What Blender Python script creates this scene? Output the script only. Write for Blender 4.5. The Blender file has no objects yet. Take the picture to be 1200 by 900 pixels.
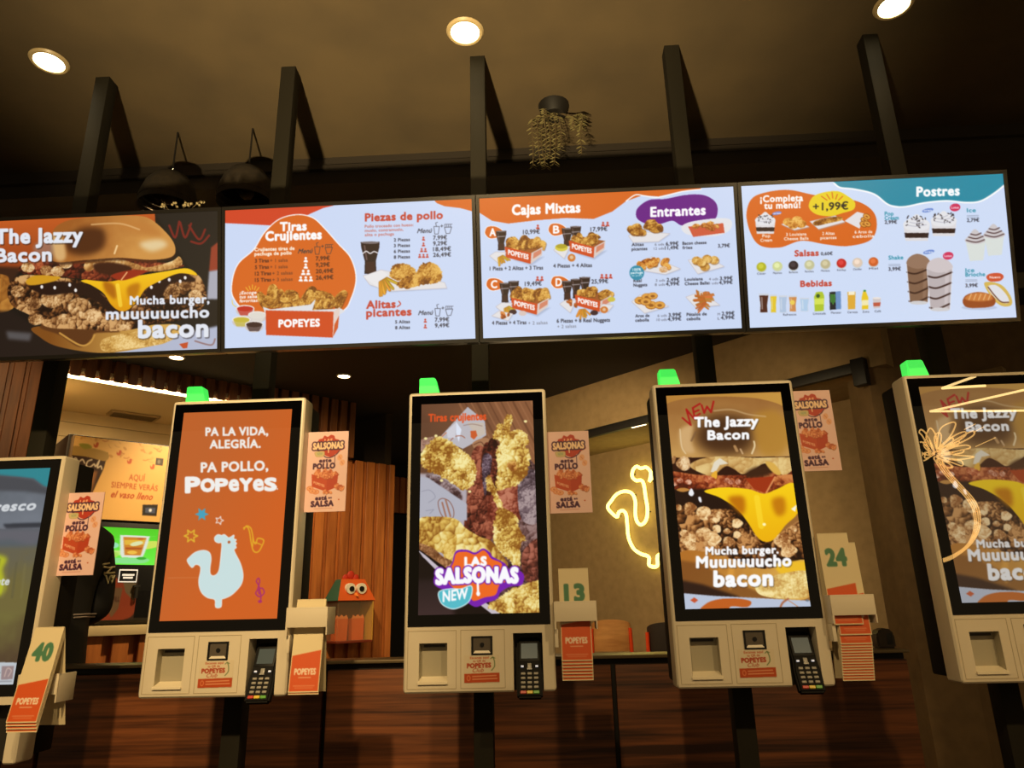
import bpy, bmesh, math, random
import numpy as np
from mathutils import Vector, Matrix, noise as mnoise

S = bpy.context.scene
COL = S.collection
CZ = 1.15                                   # eye height of the photographer

# ------------------------------------------------------------------ camera
FPX, PITCH, YAW, ROLL = 831.83, 0.301248, 0.0436264, -0.0233296
def cam_axes():
    p, y, r = PITCH, YAW, ROLL
    f = np.array([-math.sin(y)*math.cos(p), math.cos(y)*math.cos(p), math.sin(p)])
    x0 = np.array([math.cos(y), math.sin(y), 0.0]); u0 = np.cross(x0, f)
    x = math.cos(r)*x0 + math.sin(r)*u0
    return x, np.cross(x, f), f
CX, CU, CF = cam_axes()
CAM = np.array([0, 0, CZ])
cam = bpy.data.cameras.new('camera'); cam_o = bpy.data.objects.new('camera', cam); COL.objects.link(cam_o)
cam.sensor_width = 36.0; cam.lens = FPX/1200*36.0; cam.clip_start = 0.02
cam_o.matrix_world = Matrix(((CX[0], CU[0], -CF[0], 0), (CX[1], CU[1], -CF[1], 0), (CX[2], CU[2], -CF[2], CZ), (0, 0, 0, 1)))
S.camera = cam_o
def proj(q):
    q = np.asarray(q, float) - CAM; d = CF @ q
    return (600 + FPX*(CX @ q)/d, 450 - FPX*(CU @ q)/d)
def ray(px, py):
    d = CF*FPX + CX*(px-600) - CU*(py-450)
    return d/d[1]
def atY(px, py, Y): return Vector(CAM + ray(px, py)*Y)
def atN(px, py, nx, ny, c):                 # on the vertical plane nx*x + ny*y = c
    r = ray(px, py); return Vector(CAM + r*(c/(nx*r[0] + ny*r[1])))

# ------------------------------------------------------------------ light
S.view_settings.view_transform = 'Standard'
S.view_settings.look = 'None'
S.view_settings.exposure = 0.0
S.view_settings.gamma = 1.0
S.view_settings.use_curve_mapping = False
try:
    S.cycles.use_denoising = True
    S.cycles.max_bounces = 8
    S.cycles.sample_clamp_indirect = 4.0
except Exception: pass
W = bpy.data.worlds.new('restaurant_ambient'); S.world = W; W.use_nodes = True
W.node_tree.nodes['Background'].inputs[0].default_value = (1.0, 0.70, 0.36, 1)
W.node_tree.nodes['Background'].inputs[1].default_value = 0.19
H_FRONT, H_BACK = 2.15, 1.50                # ceiling heights above the eye
def light(kind, name, loc, energy, color, size=0.1, target=None, spot=None, blend=.6):
    l = bpy.data.lights.new(name, kind); l.energy = energy; l.color = color
    if kind == 'AREA': l.shape = 'DISK'; l.size = size
    elif kind == 'SPOT': l.shadow_soft_size = size; l.spot_size = math.radians(spot or 90); l.spot_blend = blend
    elif kind == 'POINT': l.shadow_soft_size = size
    o = bpy.data.objects.new(name, l); COL.objects.link(o); o.location = loc
    if target is not None:
        o.rotation_euler = (Vector(target)-Vector(loc)).to_track_quat('-Z', 'Y').to_euler()
    return o
WARM = (1.0, 0.70, 0.33); REAR = (1.0, 0.74, 0.39)
# ceiling spots of the dining room, above and behind the photographer
light('SPOT', 'dining_spot', (-.85, -0.8, CZ+2.1), 400, WARM, .05, (-1.5, 2.5, CZ-.3), 42, .8)
light('SPOT', 'dining_spot', (-0.3, -0.7, CZ+2.1), 140, WARM, .05, (-.2, 2.3, CZ+.1), 62)
light('SPOT', 'dining_spot', (1.8, -0.7, CZ+2.1), 130, WARM, .05, (1.2, 2.3, CZ+.1), 62)
# unseen uplight added behind the photographer to brighten the ceiling
light('SPOT', 'ceiling_fill', (-.6, -.6, .3), 1500, (1, .76, .40), .05, (-.45, 1.8, CZ+2.15), 56, 1.0)
# lights inside the rear rooms
light('AREA', 'alcove_light', (-4.0, 5.55, CZ+1.79), 13, REAR, .5)
light('SPOT', 'service_spot', (-1.6, 4.4, CZ+1.95), 250, REAR, .05, (-2.5, 6.3, CZ-.3), 95)
light('SPOT', 'seating_spot', (1.2, 4.0, CZ+1.3), 24, REAR, .08, (1.7, 6.0, CZ+.3), 120)
light('SPOT', 'seating_spot', (-.2, 4.6, CZ+1.3), 125, REAR, .08, (.7, 7.0, CZ+.1), 110)
light('POINT', 'rear_glow', (-.1, 4.4, CZ+.6), 5, REAR, .3)
light('SPOT', 'slat_fill', (-3.1, 3.5, CZ+1.9), 70, WARM, .05, (-4.3, 4.6, CZ+.9), 90)  # unseen spot added to brighten the left slatted wall
light('SPOT', 'customer_fill', (-1.65, 2.75, CZ+1.95), 260, REAR, .05, (-2.36, 3.4, CZ+.2), 34)  # unseen spot added to light the customer's back and jacket prints
# ------------------------------------------------------------------ helpers
def lin(c):
    c = np.asarray(c, float)/255.0
    return np.where(c <= .04045, c/12.92, ((c+.055)/1.055)**2.4)
def lin4(c): return (*lin(c), 1.0)
MATS = {}
def mat(name, col=(128, 128, 128), rough=.5, metal=0.0, emit=None, estr=1.0, spec=.5, noise=None, bump=None, alpha=None):
    if name in MATS: return MATS[name]
    m = bpy.data.materials.new(name); m.use_nodes = True; nt = m.node_tree; b = nt.nodes['Principled BSDF']
    b.inputs['Base Color'].default_value = lin4(col); b.inputs['Roughness'].default_value = rough
    b.inputs['Metallic'].default_value = metal; b.inputs['Specular IOR Level'].default_value = spec
    if emit is not None:
        b.inputs['Emission Color'].default_value = lin4(emit); b.inputs['Emission Strength'].default_value = estr
    if alpha is not None: b.inputs['Alpha'].default_value = alpha
    if noise:                                                       # (scale, second colour)
        tc = nt.nodes.new('ShaderNodeTexCoord'); n = nt.nodes.new('ShaderNodeTexNoise'); r = nt.nodes.new('ShaderNodeValToRGB')
        n.inputs['Scale'].default_value = noise[0]; n.inputs['Detail'].default_value = 5
        nt.links.new(tc.outputs['Object'], n.inputs['Vector']); nt.links.new(n.outputs['Fac'], r.inputs[0])
        r.color_ramp.elements[0].color = lin4(col); r.color_ramp.elements[0].position = .35
        r.color_ramp.elements[1].color = lin4(noise[1]); r.color_ramp.elements[1].position = .7
        nt.links.new(r.outputs[0], b.inputs['Base Color'])
        if bump:
            bp = nt.nodes.new('ShaderNodeBump'); bp.inputs['Strength'].default_value = bump
            nt.links.new(n.outputs['Fac'], bp.inputs['Height']); nt.links.new(bp.outputs[0], b.inputs['Normal'])
    MATS[name] = m; return m
def wood(name, c0, c1, scale=(1.0, 1.0, 12.0), rough=.35, rot=(0, 0, 0)):
    m = bpy.data.materials.new(name); m.use_nodes = True; nt = m.node_tree; b = nt.nodes['Principled BSDF']; L = nt.links
    tc = nt.nodes.new('ShaderNodeTexCoord'); mp = nt.nodes.new('ShaderNodeMapping'); mp.inputs['Scale'].default_value = scale; mp.inputs['Rotation'].default_value = rot
    n = nt.nodes.new('ShaderNodeTexNoise'); n.inputs['Scale'].default_value = 1.6; n.inputs['Detail'].default_value = 8; n.inputs['Distortion'].default_value = .6
    n2 = nt.nodes.new('ShaderNodeTexNoise'); n2.inputs['Scale'].default_value = 7; n2.inputs['Detail'].default_value = 4
    mx = nt.nodes.new('ShaderNodeMix'); mx.data_type = 'FLOAT'; mx.inputs[0].default_value = .35
    r = nt.nodes.new('ShaderNodeValToRGB')
    r.color_ramp.elements[0].color = lin4(c0); r.color_ramp.elements[0].position = .38
    r.color_ramp.elements[1].color = lin4(c1); r.color_ramp.elements[1].position = .62
    L.new(tc.outputs['Object'], mp.inputs[0]); L.new(mp.outputs[0], n.inputs['Vector']); L.new(mp.outputs[0], n2.inputs['Vector'])
    L.new(n.outputs['Fac'], mx.inputs[2]); L.new(n2.outputs['Fac'], mx.inputs[3]); L.new(mx.outputs[0], r.inputs[0])
    L.new(r.outputs[0], b.inputs['Base Color']); b.inputs['Roughness'].default_value = rough
    MATS[name] = m; return m
def art_mat(name, emissive, rough=.5, strength=1.0, spec=.5):
    m = bpy.data.materials.new(name); m.use_nodes = True; nt = m.node_tree; b = nt.nodes['Principled BSDF']
    a = nt.nodes.new('ShaderNodeAttribute'); a.attribute_name = 'print'
    b.inputs['Roughness'].default_value = rough; b.inputs['Specular IOR Level'].default_value = spec
    if emissive:
        b.inputs['Base Color'].default_value = (.004, .004, .004, 1)
        nt.links.new(a.outputs['Color'], b.inputs['Emission Color']); b.inputs['Emission Strength'].default_value = strength
        m.cycles.emission_sampling = 'NONE'
    else: nt.links.new(a.outputs['Color'], b.inputs['Base Color'])
    return m

class MB:
    """collects shapes into one mesh"""
    def __init__(s): s.bm = bmesh.new(); s.mi = 0
    def _add(s, bm2, M=None):
        me = bpy.data.meshes.new('tmp'); 
        if M is not None: bmesh.ops.transform(bm2, matrix=M, verts=bm2.verts)
        for f in bm2.faces: f.material_index = s.mi
        bm2.to_mesh(me); bm2.free(); s.bm.from_mesh(me); bpy.data.meshes.remove(me); return s
    def box(s, x0, x1, y0, y1, z0, z1, bev=0, M=None, seg=2):
        b = bmesh.new(); bmesh.ops.create_cube(b, size=1)
        for v in b.verts: v.co = Vector((x0+(v.co.x+.5)*(x1-x0), y0+(v.co.y+.5)*(y1-y0), z0+(v.co.z+.5)*(z1-z0)))
        if bev: bmesh.ops.bevel(b, geom=b.edges[:], offset=bev, segments=seg, affect='EDGES', profile=.6)
        return s._add(b, M)
    def cyl(s, p, q, r, r2=None, n=20, cap=True):
        p, q = Vector(p), Vector(q); d = q-p; b = bmesh.new()
        bmesh.ops.create_cone(b, cap_ends=cap, segments=n, radius1=r, radius2=r if r2 is None else r2, depth=d.length)
        return s._add(b, Matrix.Translation((p+q)/2) @ d.to_track_quat('Z', 'Y').to_matrix().to_4x4())
    def sph(s, c, r, sx=1, sy=1, sz=1, n=20, M=None):
        b = bmesh.new(); bmesh.ops.create_uvsphere(b, u_segments=n, v_segments=n//2+2, radius=r)
        T = Matrix.Translation(c) @ (M if M is not None else Matrix()) @ Matrix.Diagonal((sx, sy, sz, 1)); return s._add(b, T)
    def prism(s, pts, depth, M=None, bev=0):                        # outline in local XZ, extruded along +Y
        b = bmesh.new(); vs = [b.verts.new((p[0], 0, p[1])) for p in pts]; f = b.faces.new(vs)
        r = bmesh.ops.extrude_face_region(b, geom=[f])
        bmesh.ops.translate(b, vec=(0, depth, 0), verts=[e for e in r['geom'] if isinstance(e, bmesh.types.BMVert)])
        bmesh.ops.recalc_face_normals(b, faces=b.faces[:])
        if bev: bmesh.ops.bevel(b, geom=b.edges[:], offset=bev, segments=2, affect='EDGES')
        return s._add(b, M)
    def tube(s, pts, r, n=8, closed=False):
        pts = [Vector(p) for p in pts]; N = len(pts); b = bmesh.new(); rings = []; up = None
        for i, p in enumerate(pts):
            a = pts[(i-1) % N] if (closed or i) else p; c = pts[(i+1) % N] if (closed or i < N-1) else p
            t = (c-a).normalized() if (c-a).length > 1e-9 else Vector((0, 0, 1))
            if up is None: up = t.orthogonal().normalized()
            up = (up - t*up.dot(t)); up = up.normalized() if up.length > 1e-6 else t.orthogonal().normalized()
            w = t.cross(up); rr = r[i] if hasattr(r, '__len__') else r
            rings.append([b.verts.new(p + (up*math.cos(2*math.pi*k/n) + w*math.sin(2*math.pi*k/n))*rr) for k in range(n)])
        for i in range(N if closed else N-1):
            A, B = rings[i], rings[(i+1) % N]
            for k in range(n): b.faces.new((A[k], A[(k+1) % n], B[(k+1) % n], B[k]))
        if not closed: b.faces.new(rings[0][::-1]); b.faces.new(rings[-1])
        bmesh.ops.recalc_face_normals(b, faces=b.faces[:])
        return s._add(b)
    def lathe(s, prof, n=24, M=None):                               # (r, z) profile
        b = bmesh.new(); rings = []
        for r, z in prof: rings.append([b.verts.new((r*math.cos(2*math.pi*k/n), r*math.sin(2*math.pi*k/n), z)) for k in range(n)])
        for A, B in zip(rings, rings[1:]):
            for k in range(n): b.faces.new((A[k], A[(k+1) % n], B[(k+1) % n], B[k]))
        bmesh.ops.remove_doubles(b, verts=b.verts[:], dist=1e-6); bmesh.ops.recalc_face_normals(b, faces=b.faces[:])
        return s._add(b, M)
    def quad(s, *v):
        b = bmesh.new(); b.faces.new([b.verts.new(p) for p in v]); return s._add(b)
    def slab(s, a, b_, c, d, nrm, th):                              # four corners, thickened along nrm
        bm = bmesh.new(); n = Vector(nrm).normalized()*th; P = [Vector(p) for p in (a, b_, c, d)]
        A = [bm.verts.new(p) for p in P]; B = [bm.verts.new(p+n) for p in P]
        bm.faces.new(A); bm.faces.new(B[::-1])
        for k in range(4): bm.faces.new((A[k], A[(k+1) % 4], B[(k+1) % 4], B[k]))
        bmesh.ops.recalc_face_normals(bm, faces=bm.faces[:]); return s._add(bm)
    def build(s, name, m, parent=None, loc=None, smooth=True, angle=35):
        me = bpy.data.meshes.new(name); bmesh.ops.recalc_face_normals(s.bm, faces=s.bm.faces[:]) if False else None
        s.bm.to_mesh(me); s.bm.free()
        for x in (m if isinstance(m, (list, tuple)) else [m]): me.materials.append(x)
        if smooth and len(me.polygons):
            me.polygons.foreach_set('use_smooth', [True]*len(me.polygons))
            me.set_sharp_from_angle(angle=math.radians(angle))
        o = bpy.data.objects.new(name, me); COL.objects.link(o)
        if parent is not None: o.parent = parent
        if loc is not None: o.location = loc
        return o
def tag(o, label=None, cat=None, group=None, kind=None):
    if label: o['label'] = label
    if cat: o['category'] = cat
    if group: o['group'] = group
    if kind: o['kind'] = kind
    return o
def thing(name, loc, label, cat, group=None, rz=0):
    o = bpy.data.objects.new(name, None); COL.objects.link(o); o.location = loc; o.rotation_euler.z = rz
    o.empty_display_size = .05
    return tag(o, label, cat, group)
def copy_tree(o, parent=None):
    c = o.copy(); COL.objects.link(c)
    if parent is not None: c.parent = parent
    for ch in list(o.children): copy_tree(ch, c)
    return c
def boolean_cut(o, cutter):
    md = o.modifiers.new('cut', 'BOOLEAN'); md.object = cutter; md.operation = 'DIFFERENCE'; md.solver = 'EXACT'
    bpy.context.view_layer.update(); dg = bpy.context.evaluated_depsgraph_get()
    me = bpy.data.meshes.new_from_object(o.evaluated_get(dg)); o.modifiers.clear(); old = o.data; o.data = me; me.name = old.name
    bpy.data.meshes.remove(old); bpy.data.objects.remove(cutter)

# ------------------------------------------------------------------ printed and displayed pictures
_rs = {}
def vnoise(h, w, cell, seed):
    r = np.random.RandomState(seed); gh, gw = int(h/cell)+3, int(w/cell)+3; g = r.rand(gh, gw)
    y = np.arange(h)/cell; x = np.arange(w)/cell; yi = y.astype(int); xi = x.astype(int)
    fy = (y-yi); fx = (x-xi); fy = (fy*fy*(3-2*fy))[:, None]; fx = (fx*fx*(3-2*fx))[None]
    a = g[yi][:, xi]; b = g[yi][:, xi+1]; c = g[yi+1][:, xi]; d = g[yi+1][:, xi+1]
    return (a*(1-fx)+b*fx)*(1-fy) + (c*(1-fx)+d*fx)*fy
def fbm(h, w, cell, seed, octs=3):
    s = np.zeros((h, w)); a = 1; t = 0
    for o in range(octs):
        s += a*vnoise(h, w, max(cell/2**o, 1.5), seed+o*17); t += a; a *= .55
    return s/t
def worley(h, w, cell, seed):
    """nearest-point cells: distance, lit side, per-cell tint"""
    r = np.random.RandomState(seed); gh, gw = int(h/cell)+4, int(w/cell)+4; J = r.rand(gh, gw, 2)*.9+.05; T = r.rand(gh, gw)
    wy = (vnoise(h, w, cell*.8, seed+3)-.5)*.9; wx = (vnoise(h, w, cell*.8, seed+5)-.5)*.9
    Y, X = np.mgrid[0:h, 0:w]; y = Y/cell+1+wy; x = X/cell+1+wx; yi = np.clip(y.astype(int), 1, gh-2); xi = np.clip(x.astype(int), 1, gw-2)
    B = np.full((h, w), 9.0); B2 = B.copy(); L = np.zeros((h, w)); V = np.zeros((h, w))
    for a in (-1, 0, 1):
        for b in (-1, 0, 1):
            jy, jx = yi+a, xi+b; dy = y-(jy+J[jy, jx, 0]); dx = x-(jx+J[jy, jx, 1]); d = np.hypot(dx, dy)
            B2 = np.where(d < B, B, np.minimum(B2, d)); k = d < B; L = np.where(k, -(dx+dy), L); V = np.where(k, T[jy, jx], V); B = np.where(k, d, B)
    return B, B2-B, L, V
def spline(pts, n=8, closed=True):
    P = np.asarray(pts, float); N = len(P); out = []
    for i in range(N if closed else N-1):
        p0 = P[(i-1) % N] if closed or i else P[i]; p1 = P[i]; p2 = P[(i+1) % N]; p3 = P[(i+2) % N] if closed or i < N-2 else P[(i+1) % N]
        for k in range(n):
            t = k/n; out.append(.5*((2*p1)+(-p0+p2)*t+(2*p0-5*p1+4*p2-p3)*t*t+(-p0+3*p1-3*p2+p3)*t**3))
    if not closed: out.append(P[-1])
    return np.array(out)
_txt = {}
def text_tris(s, sp=1.0):
    key = (s, round(sp, 2))
    if key in _txt: return _txt[key]
    cu = bpy.data.curves.new('lettering', 'FONT'); cu.body = s; cu.size = 1; cu.resolution_u = 3; cu.space_character = sp
    o = bpy.data.objects.new('lettering', cu); COL.objects.link(o)
    dg = bpy.context.evaluated_depsgraph_get(); me = bpy.data.meshes.new_from_object(o.evaluated_get(dg)); me.calc_loop_triangles()
    v = np.array([q.co[:2] for q in me.vertices]); t = np.array([q.vertices[:] for q in me.loop_triangles])
    bpy.data.objects.remove(o); bpy.data.curves.remove(cu); bpy.data.meshes.remove(me)
    _txt[key] = (v, t); return _txt[key]
CAPH = None
class Art:
    SS = 2
    def __init__(s, corners, Wd, Hd, bg):
        s.w, s.h = Wd*s.SS, Hd*s.SS; s.W, s.H = Wd, Hd
        s.a = np.empty((s.h, s.w, 3)); s.a[:] = np.asarray(bg, float)/255
        src = np.asarray(corners, float); dst = np.array([(0, 0), (s.w, 0), (s.w, s.h), (0, s.h)], float); A = []; b = []
        for (x, y), (X, Y) in zip(src, dst):
            A += [[x, y, 1, 0, 0, 0, -X*x, -X*y], [0, 0, 0, x, y, 1, -Y*x, -Y*y]]; b += [X, Y]
        s.Hm = np.append(np.linalg.solve(np.array(A), np.array(b)), 1).reshape(3, 3); s.c = (0, 0, 1.0); s.seed = 1
    def crop(s, ox, oy, k): s.c = (ox, oy, k); return s
    def m(s, pts):
        p = np.asarray(pts, float).reshape(-1, 2)/s.c[2] + np.array(s.c[:2]); q = np.c_[p, np.ones(len(p))] @ s.Hm.T
        return q[:, :2]/q[:, 2:]
    def sc(s, x, y):
        q = s.m([(x, y), (x+5, y), (x, y+5)]); return .5*(np.linalg.norm(q[1]-q[0])+np.linalg.norm(q[2]-q[0]))/5
    def _bb(s, q, pad=1):
        x0, y0 = np.floor(q.min(0)-pad).astype(int); x1, y1 = np.ceil(q.max(0)+pad).astype(int)+1
        return max(x0, 0), min(x1, s.w), max(y0, 0), min(y1, s.h)
    def _in(s, q, bb):
        x0, x1, y0, y1 = bb; X = np.arange(x0, x1)+.5; M = np.zeros((y1-y0, x1-x0), bool)
        N = len(q)
        for j in range(y0, y1):                                     # scan lines
            y = j+.5; a = q; b = np.roll(q, -1, 0); c = (a[:, 1] <= y) != (b[:, 1] <= y)
            if not c.any(): continue
            xs = np.sort(a[c, 0] + (y-a[c, 1])/(b[c, 1]-a[c, 1])*(b[c, 0]-a[c, 0]))
            k = np.searchsorted(xs, X); M[j-y0] = (k % 2) == 1
        return M
    @staticmethod
    def _soft(M, r):
        r = int(r)
        if r < 1: return M.astype(float)
        A = M.astype(float)
        for _ in range(2):
            for ax in (0, 1):
                P = np.pad(A, [(r+1, r) if k == ax else (0, 0) for k in (0, 1)], mode='edge'); c = np.cumsum(P, ax)
                A = (np.take(c, range(2*r+1, c.shape[ax]), ax)-np.take(c, range(0, c.shape[ax]-2*r-1), ax))/(2*r+1)
        return A
    def _paint(s, bb, M, col, al=1.0):
        x0, x1, y0, y1 = bb
        if x1 <= x0 or y1 <= y0: return
        c = col if isinstance(col, np.ndarray) and col.ndim == 3 else np.asarray(col, float)/255
        A = (M*al)[..., None]; R = s.a[y0:y1, x0:x1]; R[:] = R*(1-A) + c*A
    def poly(s, pts, col, smooth=False, al=1.0, soft=0, edge=None):
        p = spline(pts) if smooth else np.asarray(pts, float); q = s.m(p); k = s.sc(*np.mean(p, 0))
        if edge: s.line(p, edge[0], edge[1], closed=True)
        bb = s._bb(q, 1+soft*k*3)
        if bb[1] <= bb[0] or bb[3] <= bb[2]: return
        M = s._in(q, bb); s._paint(bb, s._soft(M, soft*k) if soft else M.astype(float), col, al)
    def ell(s, cx, cy, rx, ry, col, rot=0, al=1.0, soft=0, edge=None):
        t = np.linspace(0, 2*np.pi, 28, endpoint=False); c, n = math.cos(rot), math.sin(rot); x, y = rx*np.cos(t), ry*np.sin(t)
        s.poly(np.c_[cx+x*c-y*n, cy+x*n+y*c], col, al=al, soft=soft, edge=edge)
    def line(s, pts, w, col, closed=False, smooth=False, al=1.0):
        p = spline(pts, 6, closed) if smooth else np.asarray(pts, float); q = s.m(p); r = max(.5*w*s.sc(*np.mean(p, 0)), .55)
        if closed: q = np.r_[q, q[:1]]
        bb = s._bb(q, r+1); x0, x1, y0, y1 = bb
        if x1 <= x0 or y1 <= y0: return
        M = np.zeros((y1-y0, x1-x0))
        for a, b in zip(q, q[1:]):
            c = s._bb(np.array([a, b]), r+1)
            if c[1] <= c[0] or c[3] <= c[2]: continue
            Y, X = np.mgrid[c[2]:c[3], c[0]:c[1]]+.5; d = b-a; L = max(d@d, 1e-9)
            t = np.clip(((X-a[0])*d[0]+(Y-a[1])*d[1])/L, 0, 1); D = np.hypot(X-a[0]-t*d[0], Y-a[1]-t*d[1])
            R = M[c[2]-y0:c[3]-y0, c[0]-x0:c[1]-x0]; np.maximum(R, np.clip(r+.5-D, 0, 1), out=R)
        s._paint(bb, M, col, al)
    def text(s, t, x0, y0, x1, cap, col, y1=None, bold=.0, shear=0.0, outline=None, al=1.0, slope=None, arc=0):
        global CAPH
        if CAPH is None: v, _ = text_tris('H'); CAPH = v[:, 1].max()
        if y1 is None: y1 = y0 + (s.slope if slope is None else slope)*(x1-x0)
        v, tr = text_tris(t, 1+.9*bold); u = (v[:, 0]+shear*v[:, 1]); u = (u-u.min())/max(u.max()-u.min(), 1e-6); h = v[:, 1]/CAPH
        P = np.c_[x0+(x1-x0)*u, y0+(y1-y0)*u - h*cap - arc*(1-(2*u-1)**2)]; q = s.m(P); k = s.sc(x0, y0)
        r = bold*cap*k*.7; ro = (outline[1]*k if outline else 0); bb = s._bb(q, r+ro+2); bx0, bx1, by0, by1 = bb
        if bx1 <= bx0 or by1 <= by0: return
        F = 3; M = np.zeros(((by1-by0)*F, (bx1-bx0)*F), bool)       # finer raster for the letters
        Q = (q-np.array([bx0, by0]))*F; T = Q[tr]
        for a, b, c in T:
            lx, ly = np.floor(np.minimum(np.minimum(a, b), c)).astype(int); hx, hy = np.ceil(np.maximum(np.maximum(a, b), c)).astype(int)+1
            lx, ly = max(lx, 0), max(ly, 0); hx, hy = min(hx, M.shape[1]), min(hy, M.shape[0])
            if hx <= lx or hy <= ly: continue
            X = np.arange(lx, hx)[None]+.5; Y = np.arange(ly, hy)[:, None]+.5
            e = lambda p, n: (n[0]-p[0])*(Y-p[1])-(n[1]-p[1])*(X-p[0])
            d0, d1, d2 = e(a, b), e(b, c), e(c, a)
            M[ly:hy, lx:hx] |= ((d0 >= -.01) & (d1 >= -.01) & (d2 >= -.01)) | ((d0 <= .01) & (d1 <= .01) & (d2 <= .01))
        def dil(M, r):
            R = int(math.ceil(r)); O = M.copy()
            if r < .5: return O
            for dy in range(-R, R+1):
                w = r*r-dy*dy
                if w < 0: continue
                w = int(math.sqrt(w)); 
                sl = M[max(-dy, 0):M.shape[0]-max(dy, 0)]; tmp = sl.copy()
                c = np.cumsum(np.pad(sl, ((0, 0), (w+1, w))).astype(np.int32), 1); tmp = (c[:, 2*w+1:]-c[:, :-2*w-1]) > 0
                O[max(dy, 0):M.shape[0]+min(dy, 0)] |= tmp
            return O
        dn = lambda M: M.reshape(by1-by0, F, bx1-bx0, F).mean((1, 3))
        M = dil(M, r*F)
        if outline: s._paint(bb, dn(dil(M, ro*F)), outline[0], al)
        s._paint(bb, dn(M), col, al)
    slope = 0.0
    def crust(s, pts, dark, mid, light, cell=10, smooth=True, soft=0, al=1.0, contrast=1.0, edge=None, rough=.0):
        """a breaded surface: lumps shaded from the upper left"""
        s.seed += 7
        p = spline(pts) if smooth else np.asarray(pts, float); k = s.sc(*np.mean(p, 0))
        if rough:
            rr = np.random.RandomState(s.seed); p = spline(pts, 12) if smooth else p; p = p + rr.randn(*p.shape)*rough
        q = s.m(p)
        if edge: s.line(p, edge[0], edge[1], closed=True)
        bb = s._bb(q, 1+soft*k*3); x0, x1, y0, y1 = bb
        if x1 <= x0 or y1 <= y0: return
        M = s._in(q, bb).astype(float)
        if soft: M = s._soft(M, soft*k)
        h, w = y1-y0, x1-x0; c = max(cell*k, 2.0)
        F, G, Lt, V = worley(h, w, max(c*.8, 2.2), s.seed); F2, G2, L2, V2 = worley(h, w, max(c*.42, 1.8), s.seed+2)
        f = fbm(h, w, c*2.2, s.seed+9, 2); g = fbm(h, w, max(c*.3, 1.6), s.seed+11, 2); mix = np.clip((vnoise(h, w, c*1.5, s.seed+21)-.4)*4, 0, 1)
        Lt = Lt*mix+L2*(1-mix); G = G*mix+G2*(1-mix); V = V*mix+V2*(1-mix)
        n = .40 + .42*Lt + .30*(V-.5) + 1.7*(f-.5) + .45*(g-.5) + .25*np.clip(G*2.2, 0, 1) - .10
        n = np.clip((n-.5)*contrast+.55, 0, 1)[..., None]
        D, Mi, L = (np.asarray(z, float)/255 for z in (dark, mid, light))
        C = np.where(n < .5, D+(Mi-D)*(n*2), Mi+(L-Mi)*(n*2-1)); s._paint(bb, M, C, al)
    def grad(s, pts, c0, c1, p0, p1, smooth=False, al=1.0, soft=0, noise=None):
        p = spline(pts) if smooth else np.asarray(pts, float); q = s.m(p); k = s.sc(*np.mean(p, 0)); bb = s._bb(q, 1+soft*k*3); x0, x1, y0, y1 = bb
        if x1 <= x0 or y1 <= y0: return
        M = s._in(q, bb).astype(float); M = s._soft(M, soft*k) if soft else M
        a, b = s.m([p0])[0], s.m([p1])[0]; Y, X = np.mgrid[y0:y1, x0:x1]+.5; d = b-a
        t = ((X-a[0])*d[0]+(Y-a[1])*d[1])/(d@d)
        if noise: s.seed += 3; t = t+(fbm(y1-y0, x1-x0, max(noise[0]*k, 2), s.seed)-.5)*noise[1]
        t = np.clip(t, 0, 1)[..., None]; s._paint(bb, M, np.asarray(c0, float)/255*(1-t)+np.asarray(c1, float)/255*t, al)
    def mesh(s, name, m, wd, hd, curve=None):
        """grid in local XZ, facing -Y, centred on x, z from 0 up"""
        A = s.a.reshape(s.H, s.SS, s.W, s.SS, 3).mean((1, 3)); A = np.clip(A, 0, 1)
        A = np.pad(A, ((0, 1), (0, 1), (0, 0)), mode='edge'); A = np.pad(A, ((1, 0), (1, 0), (0, 0)), mode='edge')
        A = .25*(A[:-1, :-1]+A[1:, :-1]+A[:-1, 1:]+A[1:, 1:]); h, w = s.H+1, s.W+1
        X, Z = np.meshgrid(np.linspace(-wd/2, wd/2, w), np.linspace(hd, 0, h)); co = np.stack([X, np.zeros_like(X), Z], -1).reshape(-1, 3)
        me = bpy.data.meshes.new(name); me.vertices.add(h*w); me.vertices.foreach_set('co', co.ravel())
        i = np.arange(s.H)[:, None]*w+np.arange(s.W)[None]; f = np.stack([i, i+w, i+w+1, i+1], -1).reshape(-1, 4); n = len(f)
        me.loops.add(n*4); me.loops.foreach_set('vertex_index', f.ravel().astype(np.int32)); me.polygons.add(n)
        me.polygons.foreach_set('loop_start', np.arange(0, n*4, 4, dtype=np.int32)); 
        try: me.polygons.foreach_set('loop_total', np.full(n, 4, dtype=np.int32))
        except Exception: pass
        me.update(calc_edges=True)
        at = me.color_attributes.new('print', 'FLOAT_COLOR', 'POINT'); c = np.ones((h*w, 4)); c[:, :3] = lin(A.reshape(-1, 3)*255)
        at.data.foreach_set('color', c.ravel().astype(np.float32)); me.materials.append(m); me.validate(); return me
def put(name, me, parent, loc, rot=(0, 0, 0)):
    o = bpy.data.objects.new(name, me); COL.objects.link(o); o.parent = parent; o.location = loc; o.rotation_euler = rot; return o
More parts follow.
